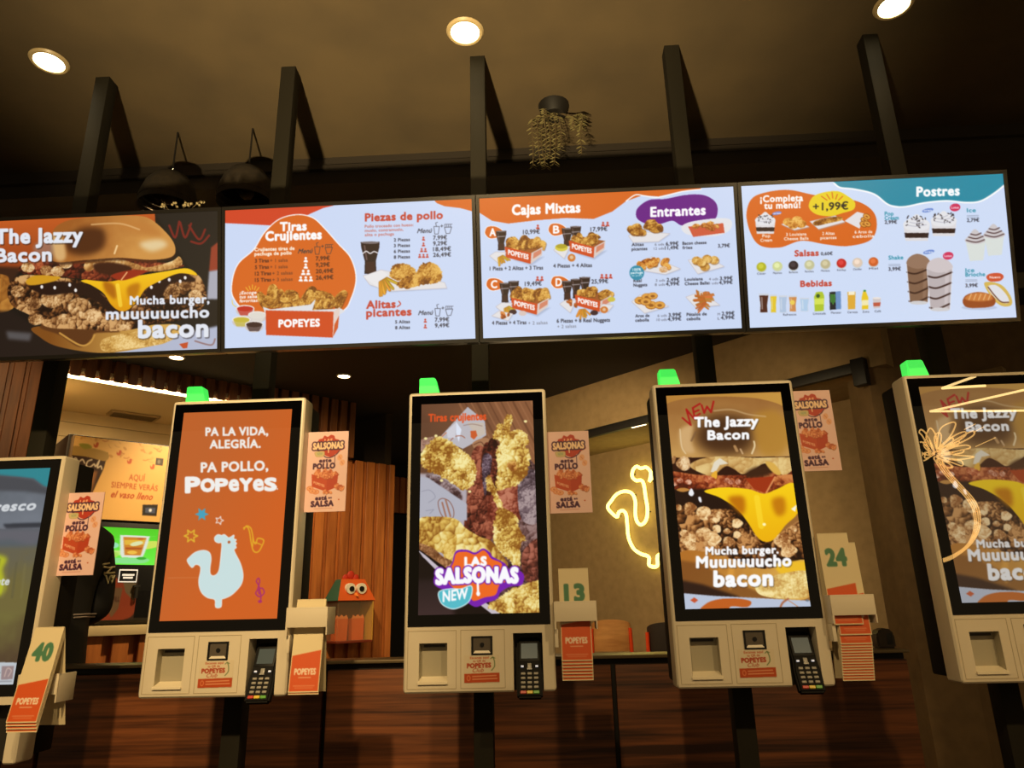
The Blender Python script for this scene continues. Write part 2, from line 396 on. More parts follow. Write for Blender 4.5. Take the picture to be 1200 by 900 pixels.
# ------------------------------------------------------------------ where the flat pictures stand
KX = [-1.778, -0.9958, -0.2107, 0.5755, 1.3638]; KY = 2.2
KZ = [CZ-.409] + [CZ-.24]*4
BXC = [-1.8025+.39475+i*.8139 for i in range(4)]; BY, BZ, BT, BW, BH = 2.0475, CZ+.7879, .214, .7895, .4441
DW, DZ0, DZ1 = .360, .216, .865                                    # kiosk display, local
def board_corners(i):
    f = lambda sx, t: proj((BXC[i]+sx*BW/2, BY-t*BH*math.sin(BT), BZ+t*BH*math.cos(BT)))
    return [f(-1, 1), f(1, 1), f(1, 0), f(-1, 0)]
def kiosk_corners(i):
    f = lambda sx, z: proj((KX[i]+sx*DW/2, KY, KZ[i]+z))
    return [f(-1, DZ1), f(1, DZ1), f(1, DZ0), f(-1, DZ0)]
WHITE = (250, 250, 252); OR = (214, 102, 30); RO = (208, 68, 36); BGB = (202, 216, 244); DK = (52, 52, 62); REDT = (196, 70, 52)
FD, FM, FL = (112, 60, 16), (182, 120, 40), (232, 184, 92)          # fried crumb
def folk(A, x, y, h, c, n=1):
    for i in range(n):
        X = x+(i-(n-1)/2)*h*.95
        A.ell(X, y-h*.75, h*.24, h*.26, c); A.poly([(X-h*.4, y), (X-h*.36, y-h*.3), (X-h*.15, y-h*.45), (X+h*.15, y-h*.45), (X+h*.36, y-h*.3), (X+h*.4, y)], c)
def menu_icon(A, x, y, k=1.0, c=DK):
    A.text('Menú', x, y, x+68*k, 20*k, c, shear=.35, bold=.03)
    A.line([(x+76*k, y-30*k), (x+80*k, y+4*k), (x+96*k, y+4*k), (x+101*k, y-30*k), (x+76*k, y-30*k)], 2.2*k, c); A.line([(x+88*k, y-30*k), (x+84*k, y-46*k), (x+93*k, y-50*k)], 2.2*k, c)
    A.line([(x+106*k, y-32*k), (x+118*k, y-33*k)], 2.4*k, c); A.line([(x+112*k, y-38*k), (x+112*k, y-27*k)], 2.4*k, c)
    A.line([(x+124*k, y-26*k), (x+132*k, y+2*k), (x+148*k, y+1*k), (x+157*k, y-28*k), (x+124*k, y-26*k)], 2.2*k, c)
    for j in range(4): A.line([(x+(127+8*j)*k, y-27*k), (x+(125+9*j)*k, y-40*k), (x+(132+9*j)*k, y-41*k)], 2*k, c)
def pile(A, cx, cy, w, h, n=9, c=(FD, FM, FL), sz=.34, seed=0, cell=None):
    r = random.Random(seed)
    for i in range(n):
        t = i/max(n-1, 1); x = cx+(r.random()-.5)*w*(.55+.45*t); y = cy-h*.35*(1-t)+h*.35*t*r.random(); a = r.random()*3.1; s_ = w*sz*(.7+.5*r.random())
        P = [(x+s_*.62*(.8+.4*r.random())*math.cos(k*.785)*math.cos(a)-s_*.36*math.sin(k*.785)*math.sin(a), y+s_*.5*math.cos(k*.785)*math.sin(a)+s_*.36*(.8+.4*r.random())*math.sin(k*.785)*math.cos(a)) for k in range(8)]
        A.poly([(p[0]+s_*.03, p[1]+s_*.07) for p in P], (96, 52, 16), True, al=.55); A.crust(P, *c, cell=cell or s_*.28)
def strips(A, cx, cy, w, h, n=8, seed=0, c=(FD, FM, FL), tw=.16):
    r = random.Random(seed)
    for i in range(n):
        x = cx-w/2+w*(i+.5)/n+(r.random()-.5)*w*.06; a = -math.pi/2+(r.random()-.5)*1.5; L = h*(.7+.5*r.random()); d = (math.cos(a), math.sin(a)); nx = (-d[1], d[0]); b = w*tw*(.7+.5*r.random())
        P = [(x-nx[0]*b, cy-nx[1]*b), (x+d[0]*L*.5-nx[0]*b*1.2, cy+d[1]*L*.5-nx[1]*b*1.2), (x+d[0]*L-nx[0]*b*.5, cy+d[1]*L-nx[1]*b*.5), (x+d[0]*L+nx[0]*b*.6, cy+d[1]*L+nx[1]*b*.6), (x+d[0]*L*.5+nx[0]*b, cy+d[1]*L*.5+nx[1]*b), (x+nx[0]*b, cy+nx[1]*b)]
        A.poly([(p[0]+3, p[1]+3) for p in P], (100, 54, 16), True, al=.5); A.crust(P, *c, cell=b*.9)
def fries(A, x, y, dx, dy, L, n=9, w=5, seed=0, c=(226, 166, 50)):
    r = random.Random(seed)
    for i in range(n):
        t = (i-(n-1)/2)/n; a = math.atan2(dy, dx)+t*1.0+(r.random()-.5)*.3; o = t*L*.7
        p = (x-math.sin(math.atan2(dy, dx))*o, y+math.cos(math.atan2(dy, dx))*o); q = (p[0]+math.cos(a)*L*(.7+.4*r.random()), p[1]+math.sin(a)*L*(.7+.4*r.random()))
        A.line([p, q], w*1.35, (150, 92, 20)); A.line([p, q], w, tuple(int(v*(.86+.2*r.random())) for v in c))
def sheet(A, pts): A.poly([(x+3, y+5) for x, y in pts], (150, 160, 185), al=.35, soft=2); A.poly(pts, (226, 224, 226)); A.line(pts, 1.6, (190, 176, 176), closed=True)
def cola(A, x, y, w, h, txt=False):
    P = [(x, y), (x+w, y-1), (x+w*.98, y+h*.18), (x+w*.8, y+h*.6), (x+w*.84, y+h), (x+w*.2, y+h), (x+w*.22, y+h*.6), (x+w*.03, y+h*.18)]
    A.poly(P, (44, 26, 24)); A.ell(x+w/2, y+h*.02, w*.48, h*.04, (120, 108, 108)); A.line([(x+w*.2, y+h*.12), (x+w*.32, y+h*.55)], w*.08, (104, 80, 76))
    A.poly([(x+w*.28, y+h*.62), (x+w*.72, y+h*.62), (x+w*.76, y+h*.95), (x+w*.28, y+h*.95)], (74, 42, 34), al=.6)
    if txt: A.line([(x+w*.12, y+h*.36), (x+w*.3, y+h*.29), (x+w*.5, y+h*.36), (x+w*.7, y+h*.3), (x+w*.88, y+h*.34)], w*.06, (232, 226, 226), smooth=True)
    else: A.line([(x+w*.15, y+h*.3), (x+w*.85, y+h*.27)], w*.09, (150, 140, 140))
def boxfood(A, x, y, w, h, lean=.35, seed=0, kind='p'):
    """the orange carton: front, right end, food heaped above"""
    f = [(x, y), (x+w*.7, y+h*lean), (x+w*.68, y+h*(lean+.62)), (x+w*.03, y+h*.6)]
    e = [(x+w*.7, y+h*lean), (x+w, y+h*.02), (x+w*.98, y+h*.5), (x+w*.68, y+h*(lean+.62))]
    A.poly([(x+w*.2, y+h*.75), (x+w*.7, y+h*(lean+.72)), (x+w*1.06, y+h*.55), (x+w*.7, y+h*.7)], (130, 140, 165), al=.4, soft=3)
    A.poly([(x, y), (x+w*.32, y-h*.25), (x+w, y+h*.02), (x+w*.7, y+h*lean)], (160, 90, 40))
    (pile if kind == 'p' else strips)(A, x+w*.52, y-h*(.02 if kind == 'p' else -.08), w*.82, h*(.62 if kind == 'p' else .6), n=11, seed=seed)
    A.poly(f, (206, 76, 30)); A.poly(e, (216, 202, 196)); A.poly([(x+w*.76, y+h*.35), (x+w*.97, y+h*.12), (x+w*.96, y+h*.4), (x+w*.74, y+h*.7)], (206, 76, 30), al=.55)
    A.text('POPEYES', x+w*.09, y+h*.44, x+w*.62, h*.27, WHITE, y1=y+h*(.44+lean*.78), bold=.10)

def popeyes(A, x0, y0, x1, cap, c, y1=None):
    y1 = y0 if y1 is None else y1; xs = [0, .165, .325, .47, .59, .735, .86, 1.0]
    for i, ch in enumerate('POPeYeS'):
        a, b = x0+(x1-x0)*xs[i], x0+(x1-x0)*xs[i+1]; g = (x1-x0)*.012; ya, yb = (y0+(y1-y0)*v for v in (xs[i], xs[i+1]))
        A.text(ch, a+g, ya+(cap*.06 if i == 0 else 0), b-g, cap*(1.12 if i == 0 else 1.28 if ch == 'e' else .92), c, y1=yb+(cap*.06 if i == 0 else 0), bold=.085 if ch == 'e' else .15)
def art_board_burger():
    A = Art(board_corners(0), 480, 270, (26, 20, 16)); A.crop(0, 220, 4.286); A.slope = -.02
    A.grad([(-420, 160), (778, 125), (790, 420), (-420, 420)], (196, 92, 34), (150, 66, 26), (0, 160), (0, 400)); 
    A.poly([(-420, 380), (110, 400), (60, 480), (-420, 700)], (60, 34, 20), soft=8)
    A.poly([(778, 125), (1110, 100), (1110, 830), (860, 760), (960, 420)], (34, 28, 24), soft=4)
    A.poly([(1060, 300), (1110, 260), (1110, 420), (1050, 420)], (150, 62, 40), soft=3); A.poly([(1050, 420), (1110, 410), (1110, 560), (1040, 560)], (170, 170, 182), soft=4)
    for p in ([(850, 190), (880, 250), (900, 170)], [(905, 175), (930, 250), (960, 180)], [(950, 190), (1000, 260), (1030, 210)], [(960, 270), (1010, 280), (1050, 240)]): A.line(p, 11, (120, 34, 26), smooth=True)
    # left bun of the neighbour, table
    A.crust([(-420, 420), (-20, 430), (50, 480), (40, 620), (-420, 640)], (96, 54, 20), (150, 92, 34), (200, 140, 60), cell=80, contrast=.5)
    A.poly([(-420, 640), (60, 620), (240, 740), (420, 860), (-420, 880)], (34, 24, 20), soft=8); A.poly([(30, 720), (160, 730), (150, 770), (40, 760)], (120, 120, 124), soft=8, al=.6)
    A.poly([(500, 850), (760, 770), (1110, 690), (1110, 830), (560, 900)], (178, 184, 206), soft=6); A.poly([(900, 785), (945, 775), (940, 805), (920, 808)], (196, 80, 40)); A.line([(980, 770), (1060, 790), (1080, 760)], 8, (150, 120, 120), smooth=True)
    # bottom bun
    A.grad([(170, 700), (420, 690), (700, 690), (900, 690), (870, 760), (740, 800), (520, 830), (300, 800), (200, 750)], (126, 74, 24), (214, 168, 84), (250, 760), (760, 760), smooth=True)
    A.poly([(200, 700), (300, 740), (400, 800), (460, 760), (480, 730), (600, 720), (300, 660)], (92, 52, 22), True, soft=3); A.line([(300, 730), (400, 790), (450, 780), (475, 740)], 9, (196, 144, 66), smooth=True)
    A.crust([(520, 760), (700, 720), (860, 720), (830, 780), (640, 810), (520, 820)], (170, 120, 50), (210, 164, 84), (240, 208, 140), cell=22)
    # fried chicken
    A.crust([(40, 500), (110, 440), (260, 450), (420, 470), (560, 560), (700, 560), (720, 500), (860, 440), (980, 430), (1030, 500), (1030, 580), (960, 650), (760, 690), (600, 720), (400, 710), (240, 700), (150, 640), (60, 590)], (30, 14, 8), (118, 70, 32), (210, 162, 104), cell=44, contrast=1.4)
    for cx, cy, r in ((260, 560, 56), (400, 600, 60), (170, 580, 40), (330, 540, 40), (180, 660, 38), (860, 520, 46), (930, 490, 34), (980, 540, 34), (90, 520, 36), (470, 640, 44), (630, 690, 34), (320, 660, 34)):
        A.crust([(cx+r*math.cos(k*.9), cy+r*.8*math.sin(k*.9)) for k in range(7)], (84, 46, 20), (182, 132, 78), (236, 198, 144), cell=r*.55, soft=2)
    # sauce with glints
    A.poly([(150, 490), (300, 470), (470, 500), (540, 570), (600, 610), (560, 640), (500, 580), (380, 530), (230, 540)], (38, 18, 12), True, soft=3); A.poly([(740, 510), (830, 450), (930, 430), (980, 470), (860, 480), (800, 560), (740, 550)], (40, 18, 14), True, soft=3)
    for x, y in ((210, 498), (275, 502), (350, 488), (380, 515), (800, 470), (850, 462), (930, 452), (905, 470), (760, 500)): A.ell(x, y, 7, 9, (235, 230, 225), soft=1)
    # cheese
    A.poly([(130, 470), (180, 440), (300, 445), (270, 470), (160, 490)], (206, 150, 30), True, soft=2)
    A.grad([(410, 465), (560, 450), (700, 440), (830, 420), (940, 405), (990, 440), (900, 430), (800, 470), (730, 510), (690, 570), (640, 615), (600, 618), (560, 590), (520, 530), (460, 490)], (244, 196, 26), (222, 150, 10), (600, 430), (600, 620), smooth=True)
    A.poly([(520, 470), (575, 490), (580, 560), (530, 520)], (176, 104, 8), True, soft=8); A.poly([(640, 500), (700, 480), (690, 540), (650, 560)], (190, 120, 10), True, soft=8); A.line([(590, 490), (605, 590)], 20, (255, 226, 80), al=.6)
    # bacon, mayonnaise, shadow under the bun
    A.crust([(110, 390), (240, 370), (420, 380), (640, 370), (880, 380), (910, 400), (700, 430), (560, 470), (380, 455), (240, 440), (110, 430)], (44, 18, 12), (112, 40, 22), (184, 96, 54), cell=40)
    A.crust([(420, 400), (450, 360), (560, 350), (680, 380), (740, 400), (860, 370), (900, 345), (910, 390), (800, 420), (680, 410), (620, 390), (520, 380), (450, 420)], (150, 96, 44), (212, 160, 92), (240, 208, 150), cell=40)
    A.poly([(470, 385), (560, 375), (660, 400), (620, 440), (500, 430)], (62, 28, 14), True, soft=4); A.poly([(560, 440), (650, 415), (740, 420), (620, 465)], (150, 44, 20), True, soft=2); A.line([(610, 462), (638, 425)], 6, (240, 180, 120))
    for x, y in ((235, 415), (330, 380), (140, 400), (290, 420)): A.crust([(x+34*math.cos(k), y+26*math.sin(k)) for k in range(6)], (120, 70, 36), (200, 150, 90), (236, 208, 160), cell=18)
    # top bun
    bun = [(270, 370), (255, 290), (270, 210), (340, 165), (480, 145), (620, 140), (740, 150), (830, 220), (878, 290), (865, 345), (760, 362), (600, 352), (440, 362)]
    A.poly([(x, y+14) for x, y in bun], (60, 30, 14), True, soft=5, al=.8); A.grad(bun, (158, 92, 36), (206, 146, 72), (380, 160), (700, 380), smooth=True, noise=(60, .4))
    A.poly([(330, 250), (420, 200), (520, 210), (520, 300), (430, 340), (340, 320)], (82, 42, 16), True, soft=16); A.poly([(560, 170), (720, 170), (820, 240), (700, 230)], (190, 124, 56), True, soft=14)
    A.poly([(700, 280), (800, 260), (840, 290), (760, 320)], (226, 200, 150), True, soft=12); A.line([(460, 185), (600, 180), (700, 210)], 8, (226, 180, 120), smooth=True, al=.7); A.line([(575, 330), (588, 292)], 9, (240, 200, 140)); A.poly([(260, 250), (310, 240), (330, 350), (280, 360)], (214, 170, 110), True, soft=8)
    A.poly([(170, 290), (255, 250), (262, 370), (190, 340)], (150, 140, 140), True, soft=8, al=.5)
    for t, x0, y0, x1, cap in (('The Jazzy', -22, 280, 412, 70), ('Bacon', -20, 372, 256, 64)): A.text(t, x0+5, y0+6, x1+5, cap, (40, 30, 26), bold=.11, al=.5); A.text(t, x0, y0, x1, cap, (226, 230, 240), bold=.10)
    for t, x0, y0, x1, cap in (('Mucha burger,', 654, 586, 1050, 40), ('muuuuuucho', 534, 660, 1048, 52), ('bacon', 698, 752, 1042, 84)): A.text(t, x0+5, y0+6, x1+5, cap, (40, 30, 26), bold=.11, al=.5); A.text(t, x0, y0, x1, cap, (226, 230, 240), bold=.10)
    return A

def art_board_strips():
    A = Art(board_corners(1), 480, 270, BGB); A.crop(255, 220, 3.871); A.slope = -.035
    A.poly([(20, 90), (530, 70), (530, 80), (480, 92), (420, 118), (360, 150), (260, 172), (150, 166), (20, 160)], RO)
    A.poly([(975, 50), (1160, 40), (1160, 108), (1100, 92), (1030, 84), (995, 70)], OR, smooth=False)
    blob = [(362, 124), (430, 138), (480, 182), (545, 255), (602, 320), (626, 410), (604, 500), (560, 560), (400, 600), (150, 560), (75, 500), (68, 425), (96, 345), (165, 282), (214, 205), (280, 145)]
    A.poly(blob, OR, smooth=True, edge=(9, WHITE))
    A.text('Tiras', 285, 196, 402, 38, WHITE, bold=.11); A.text('Crujientes', 219, 240, 470, 40, WHITE, bold=.11)
    A.text('Crujientes tiras de', 168, 288, 348, 15, (250, 236, 220), bold=.11); A.text('pechuga de pollo', 168, 308, 335, 15, (250, 236, 220), bold=.11)
    menu_icon(A, 364, 298)
    for i, (a, b, n, p) in enumerate((('3 Tiras', '+ 1 salsa', 1, '7,99€'), ('5 Tiras', '+ 1 salsa', 1, '9,29€'), ('12 Tiras', '+ 2 salsas', 2, '20,49€'), ('15 Tiras', '+ 3 salsas', 3, '26,49€'))):
        y = 340+29*i; w = 62 if i < 2 else 72; A.text(a, 170, y, 170+w, 16, (92, 44, 24), bold=.08); A.text(b, 176+w, y-2, 318+(22 if i > 1 else 0), 15, (120, 62, 32), bold=.04)
        folk(A, 400, y-2, 24, WHITE, n); A.text(p, 446, y-10, 508+(16 if i > 1 else 0), 18, (92, 48, 26), bold=.07)
    for t, y in (('¡Escoge', 484), ('tus salsas', 502), ('favoritas!', 520)): A.text(t, 100, y, 176 if t[0] == '¡' else 188, 14, WHITE, bold=.08, shear=.2)
    for a in range(5): A.line([(140+9*a, 460-abs(a-2)*-4), (128+15*a, 440+abs(a-2)*6)], 3, (244, 204, 60))
    A.line([(92, 545), (70, 530), (66, 510)], 3, (244, 204, 60), smooth=True)
    for x, y, c in ((125, 552, (190, 44, 30)), (180, 580, (222, 216, 206)), (108, 602, (196, 180, 60)), (166, 624, (62, 38, 34))):
        A.ell(x, y+6, 42, 26, (206, 198, 196)); A.ell(x, y-4, 42, 16, (236, 230, 224)); A.ell(x, y-3, 37, 12, c); A.poly([(x-36, y+2), (x+36, y+2), (x+22, y+27), (x-22, y+27)], c, al=.75)
    strips(A, 380, 540, 330, 84, n=9, seed=4, tw=.075); pile(A, 300, 500, 160, 60, 6, seed=2); pile(A, 470, 505, 150, 50, 6, seed=9); pile(A, 390, 520, 300, 50, 10, seed=3, sz=.22)
    A.poly([(205, 540), (240, 552), (420, 530), (445, 505), (430, 555), (560, 548), (578, 560), (530, 590), (215, 570)], (222, 222, 226)); pile(A, 500, 525, 100, 40, 5, seed=19, sz=.4)
    A.poly([(218, 556), (526, 562), (522, 680), (220, 668)], (206, 74, 28)); A.poly([(526, 562), (556, 540), (546, 636), (522, 680)], (226, 206, 196)); A.poly([(530, 620), (551, 580), (546, 636), (524, 676)], (206, 90, 40))
    A.text('POPEYES', 278, 632, 462, 32, WHITE, y1=628, bold=.12)
    A.text('Piezas de pollo', 670, 152, 1020, 34, REDT, bold=.09)
    for i, (t, x1) in enumerate((('Pollo troceado con hueso:', 888), ('muslo, contramuslo,', 842), ('alita o pechuga', 800))): A.text(t, 668, 182+19*i, x1, 13, (196, 110, 100), bold=.05)
    menu_icon(A, 905, 206)
    for i, (a, n, p) in enumerate((('2 Piezas', 1, '7,99€'), ('3 Piezas', 1, '9,29€'), ('6 Piezas', 2, '18,49€'), ('8 Piezas', 3, '26,49€'))):
        y = 244+26*i; A.text(a, 800, y, 872, 14, DK, bold=.07); folk(A, 934, y-4, 18, REDT, n); A.text(p, 978, y-8, 1040+(18 if i > 1 else 0), 18, DK, bold=.06)
    cola(A, 649, 246, 86, 145, True)
    sheet(A, [(660, 400), (740, 372), (1030, 430), (1040, 455), (780, 470), (690, 440)]); A.poly([(662, 404), (745, 374), (770, 392), (730, 455)], (232, 230, 232))
    fries(A, 752, 420, .6, 1, 58, n=11, w=9, seed=3)
    A.crust([(780, 390), (800, 350), (850, 345), (895, 370), (890, 405), (830, 420), (790, 410)], FD, FM, FL, cell=18, rough=2); A.crust([(810, 440), (850, 405), (900, 390), (920, 350), (965, 338), (1005, 360), (1020, 400), (1000, 430), (930, 440), (860, 458)], FD, FM, FL, cell=20, rough=2)
    A.text('Alitas', 676, 548, 806, 34, REDT, bold=.09); A.line([(822, 515), (830, 528), (815, 540)], 5, REDT, smooth=True); A.text('picantes', 676, 585, 878, 34, REDT, bold=.09)
    menu_icon(A, 910, 578)
    for i, (a, p) in enumerate((('5 Alitas', '7,99€'), ('8 Alitas', '9,49€'))):
        y = 616+26*i; A.text(a, 806, y, 872, 14, DK, bold=.07); folk(A, 942, y-4, 18, REDT, 1); A.text(p, 986, y-8, 1050, 18, DK, bold=.06)
    return A

def art_board_boxes():
    A = Art(board_corners(2), 480, 270, BGB); A.crop(555, 210, 3.692); A.slope = -.04
    A.poly([(10, 70), (990, 30), (980, 45), (900, 52), (800, 75), (730, 70), (660, 95), (600, 140), (520, 172), (400, 168), (270, 178), (150, 192), (80, 180), (10, 135)], OR)
    A.line([(660, 95), (700, 68), (740, 72), (800, 78), (900, 54), (985, 44)], 5, WHITE, smooth=True)
    A.text('Cajas Mixtas', 168, 154, 460, 42, WHITE, bold=.10)
    A.poly([(705, 165), (710, 125), (760, 90), (830, 85), (920, 68), (1000, 70), (1050, 105), (1052, 160), (1020, 185), (960, 195), (900, 200), (860, 180), (800, 195), (740, 190)], (104, 20, 130), True)
    A.text('Entrantes', 767, 162, 1002, 40, WHITE, bold=.10)
    for ch, x, y, px, py, pr, n, seed, bx, by, cap, cx1, nc in (('A', 82, 230, 214, 238, '10,99€', 1, 1, 135, 292, '1 Pieza + 2 Alitas + 3 Tiras', 300, 1), ('B', 357, 218, 506, 226, '17,99€', 2, 2, 412, 266, '4 Piezas + 4 Alitas', 512, 2), ('C', 88, 455, 222, 462, '19,49€', 2, 3, 162, 512, '4 Piezas + 4 Tiras', 228, 2), ('D', 368, 446, 510, 452, '25,99€', 3, 4, 438, 500, '6 Piezas + 8 Real Nuggets', 590, 3)):
        A.poly([(x-32, y-4), (x-20, y-24), (x+15, y-24), (x+44, y-4), (x+30, y+18), (x-8, y+26), (x-28, y+12)], OR, True, edge=(5, WHITE))
        for i in range(nc): cola(A, x+14+i*38 + (10 if ch in 'BC' else 0), y+(2-8*i if nc > 1 else 2)-8, 46, 84)
        A.text(ch, x-12, y+16, x+13, 32, WHITE, bold=.08)
        folk(A, px+64, py-22, 20, REDT, n); A.text(pr, px, py, px+72, 18, DK, bold=.05)
        boxfood(A, bx, by, 164 if ch in 'AC' else 158, 76, .36, seed, 's' if ch in 'AC' else 'p')
        sheet(A, [(bx-66, by+40), (bx-40, by+22), (bx+6, by+24), (bx-20, by+78)]); fries(A, bx-18, by+44, .5, 1, 34, 8, 6, seed) if ch in 'AC' else None
        A.text(cap, x-12 if ch in 'AB' else x-8, y+165+(10 if ch in 'CD' else 0), cx1, 16, DK, bold=.05, slope=-.02)
    A.text('+ 2 salsas', 236, 630, 320, 14, (110, 110, 120), bold=.03); A.text('+ 2 salsas', 362, 645, 444, 14, (110, 110, 120), bold=.03)
    A.ell(380, 296, 28, 16, (214, 200, 70)); A.ell(380, 290, 24, 10, (176, 160, 40)); A.ell(424, 340, 17, 17, (206, 120, 50)); A.ell(424, 338, 8, 8, (220, 190, 150))
    for x, y, c in ((170, 575, (60, 34, 40)), (212, 580, (216, 196, 190)), (596, 520, (206, 190, 70)), (522, 578, (60, 34, 40))): A.ell(x, y, 17, 11, c)
    sheet(A, [(78, 592), (110, 570), (170, 582), (150, 612)]); pile(A, 140, 592, 60, 30, 6, seed=31, c=((120, 50, 14), (190, 96, 40), (226, 150, 80)))
    pile(A, 415, 536, 56, 34, 6, seed=33, c=((120, 50, 14), (190, 96, 40), (226, 150, 80))); fries(A, 470, 565, .1, 1, 36, 8, 6, 8); sheet(A, [(545, 555), (560, 540), (606, 545), (580, 575)]); A.ell(565, 565, 17, 15, (206, 120, 50)); A.ell(565, 564, 7, 7, (224, 190, 150))
    it = [('Alitas', 'picantes', 684, 290, '6 uds', '6,99€', '12 uds', '11,49€', 886), ('Bacon cheese', 'fries', 904, 284, '', '3,79€', '', '', 1108), ('Real', 'Nuggets', 692, 446, '3 uds', '2,49€', '8 uds', '4,99€', 890), ('Louisiana', 'Cheese Balls', 914, 440, '4 uds', '3,99€', '8 uds', '4,99€', 1120), ('Aros de', 'cebolla', 700, 598, '6 uds', '3,99€', '10 uds', '4,99€', 898), ('Pétalos de', 'cebolla', 922, 592, 'M', '2,99€', 'L', '4,99€', 1128)]
    for a, b, x, y, u1, p1, u2, p2, xr in it:
        w = 10.0; A.text(a, x, y, x+len(a)*8.6, 13, DK, bold=.07); A.text(b, x, y+19, x+len(b)*8.4, 13, DK, bold=.07)
        if u2: A.text(u1, xr-102 if len(u1) > 1 else xr-72, y-2, xr-62, 11, (96, 96, 108), bold=.03); A.text(u2, xr-106 if len(u2) > 1 else xr-72, y+16, xr-62, 11, (96, 96, 108), bold=.03); A.text(p1, xr-54, y-3, xr, 15, DK, bold=.07); A.text(p2, xr-58, y+15, xr, 15, DK, bold=.07)
        else: A.text(p1, xr-50, y+12, xr, 15, DK, bold=.07)
    sheet(A, [(670, 245), (700, 225), (850, 235), (800, 270), (690, 274)]); pile(A, 752, 218, 150, 70, 12, seed=5, sz=.3)
    A.poly([(900, 205), (960, 180), (1100, 170), (1112, 215), (1050, 245), (930, 240)], (226, 226, 230), True); A.poly([(928, 205), (1080, 190), (1086, 232), (950, 250)], (206, 90, 60)); pile(A, 1005, 205, 130, 44, 16, seed=6, sz=.17, c=((150, 70, 20), (214, 140, 60), (240, 200, 120)))
    sheet(A, [(700, 390), (770, 335), (895, 388), (830, 412)]); pile(A, 790, 368, 140, 50, 10, seed=7, sz=.28, c=((130, 60, 14), (206, 124, 46), (240, 190, 96))); A.crust([(802, 385), (830, 378), (840, 398), (812, 404)], (170, 110, 60), (222, 180, 130), (244, 220, 190), cell=8)
    A.ell(706, 405, 32, 32, (50, 140, 168)); A.text('100%', 688, 397, 724, 11, WHITE, bold=.08); A.text('pechuga', 680, 410, 732, 10, WHITE, bold=.08); A.text('de pollo', 684, 421, 728, 8, WHITE, bold=.05)
    sheet(A, [(928, 350), (1010, 335), (1085, 378), (970, 410)])
    for x, y in ((965, 352), (1000, 378), (1040, 350), (1010, 345), (985, 360)): A.ell(x+2, y+4, 22, 18, (120, 70, 20), al=.5); A.crust([(x+21*math.cos(k*.785), y+18*math.sin(k*.785)) for k in range(8)], (168, 110, 40), (214, 162, 76), (240, 206, 130), cell=9)
    sheet(A, [(684, 530), (720, 500), (845, 550), (740, 580)])
    for x, y, r in ((720, 525, 24), (750, 510, 24), (775, 505, 22), (768, 545, 26), (805, 545, 24), (745, 530, 24)): A.ell(x, y, r, r*.7, (168, 100, 30)); A.ell(x, y-1, r*.92, r*.6, (222, 160, 70)); A.ell(x, y+1, r*.42, r*.26, (150, 92, 36))
    sheet(A, [(918, 510), (985, 485), (1066, 545), (960, 555)])
    fries(A, 990, 530, .2, -1, 44, 12, 5, 11, (214, 120, 60)); fries(A, 985, 520, 1, .3, 50, 10, 5, 12, (220, 130, 66)); fries(A, 1000, 525, -1, .3, 50, 10, 5, 14, (206, 110, 52))
    return A

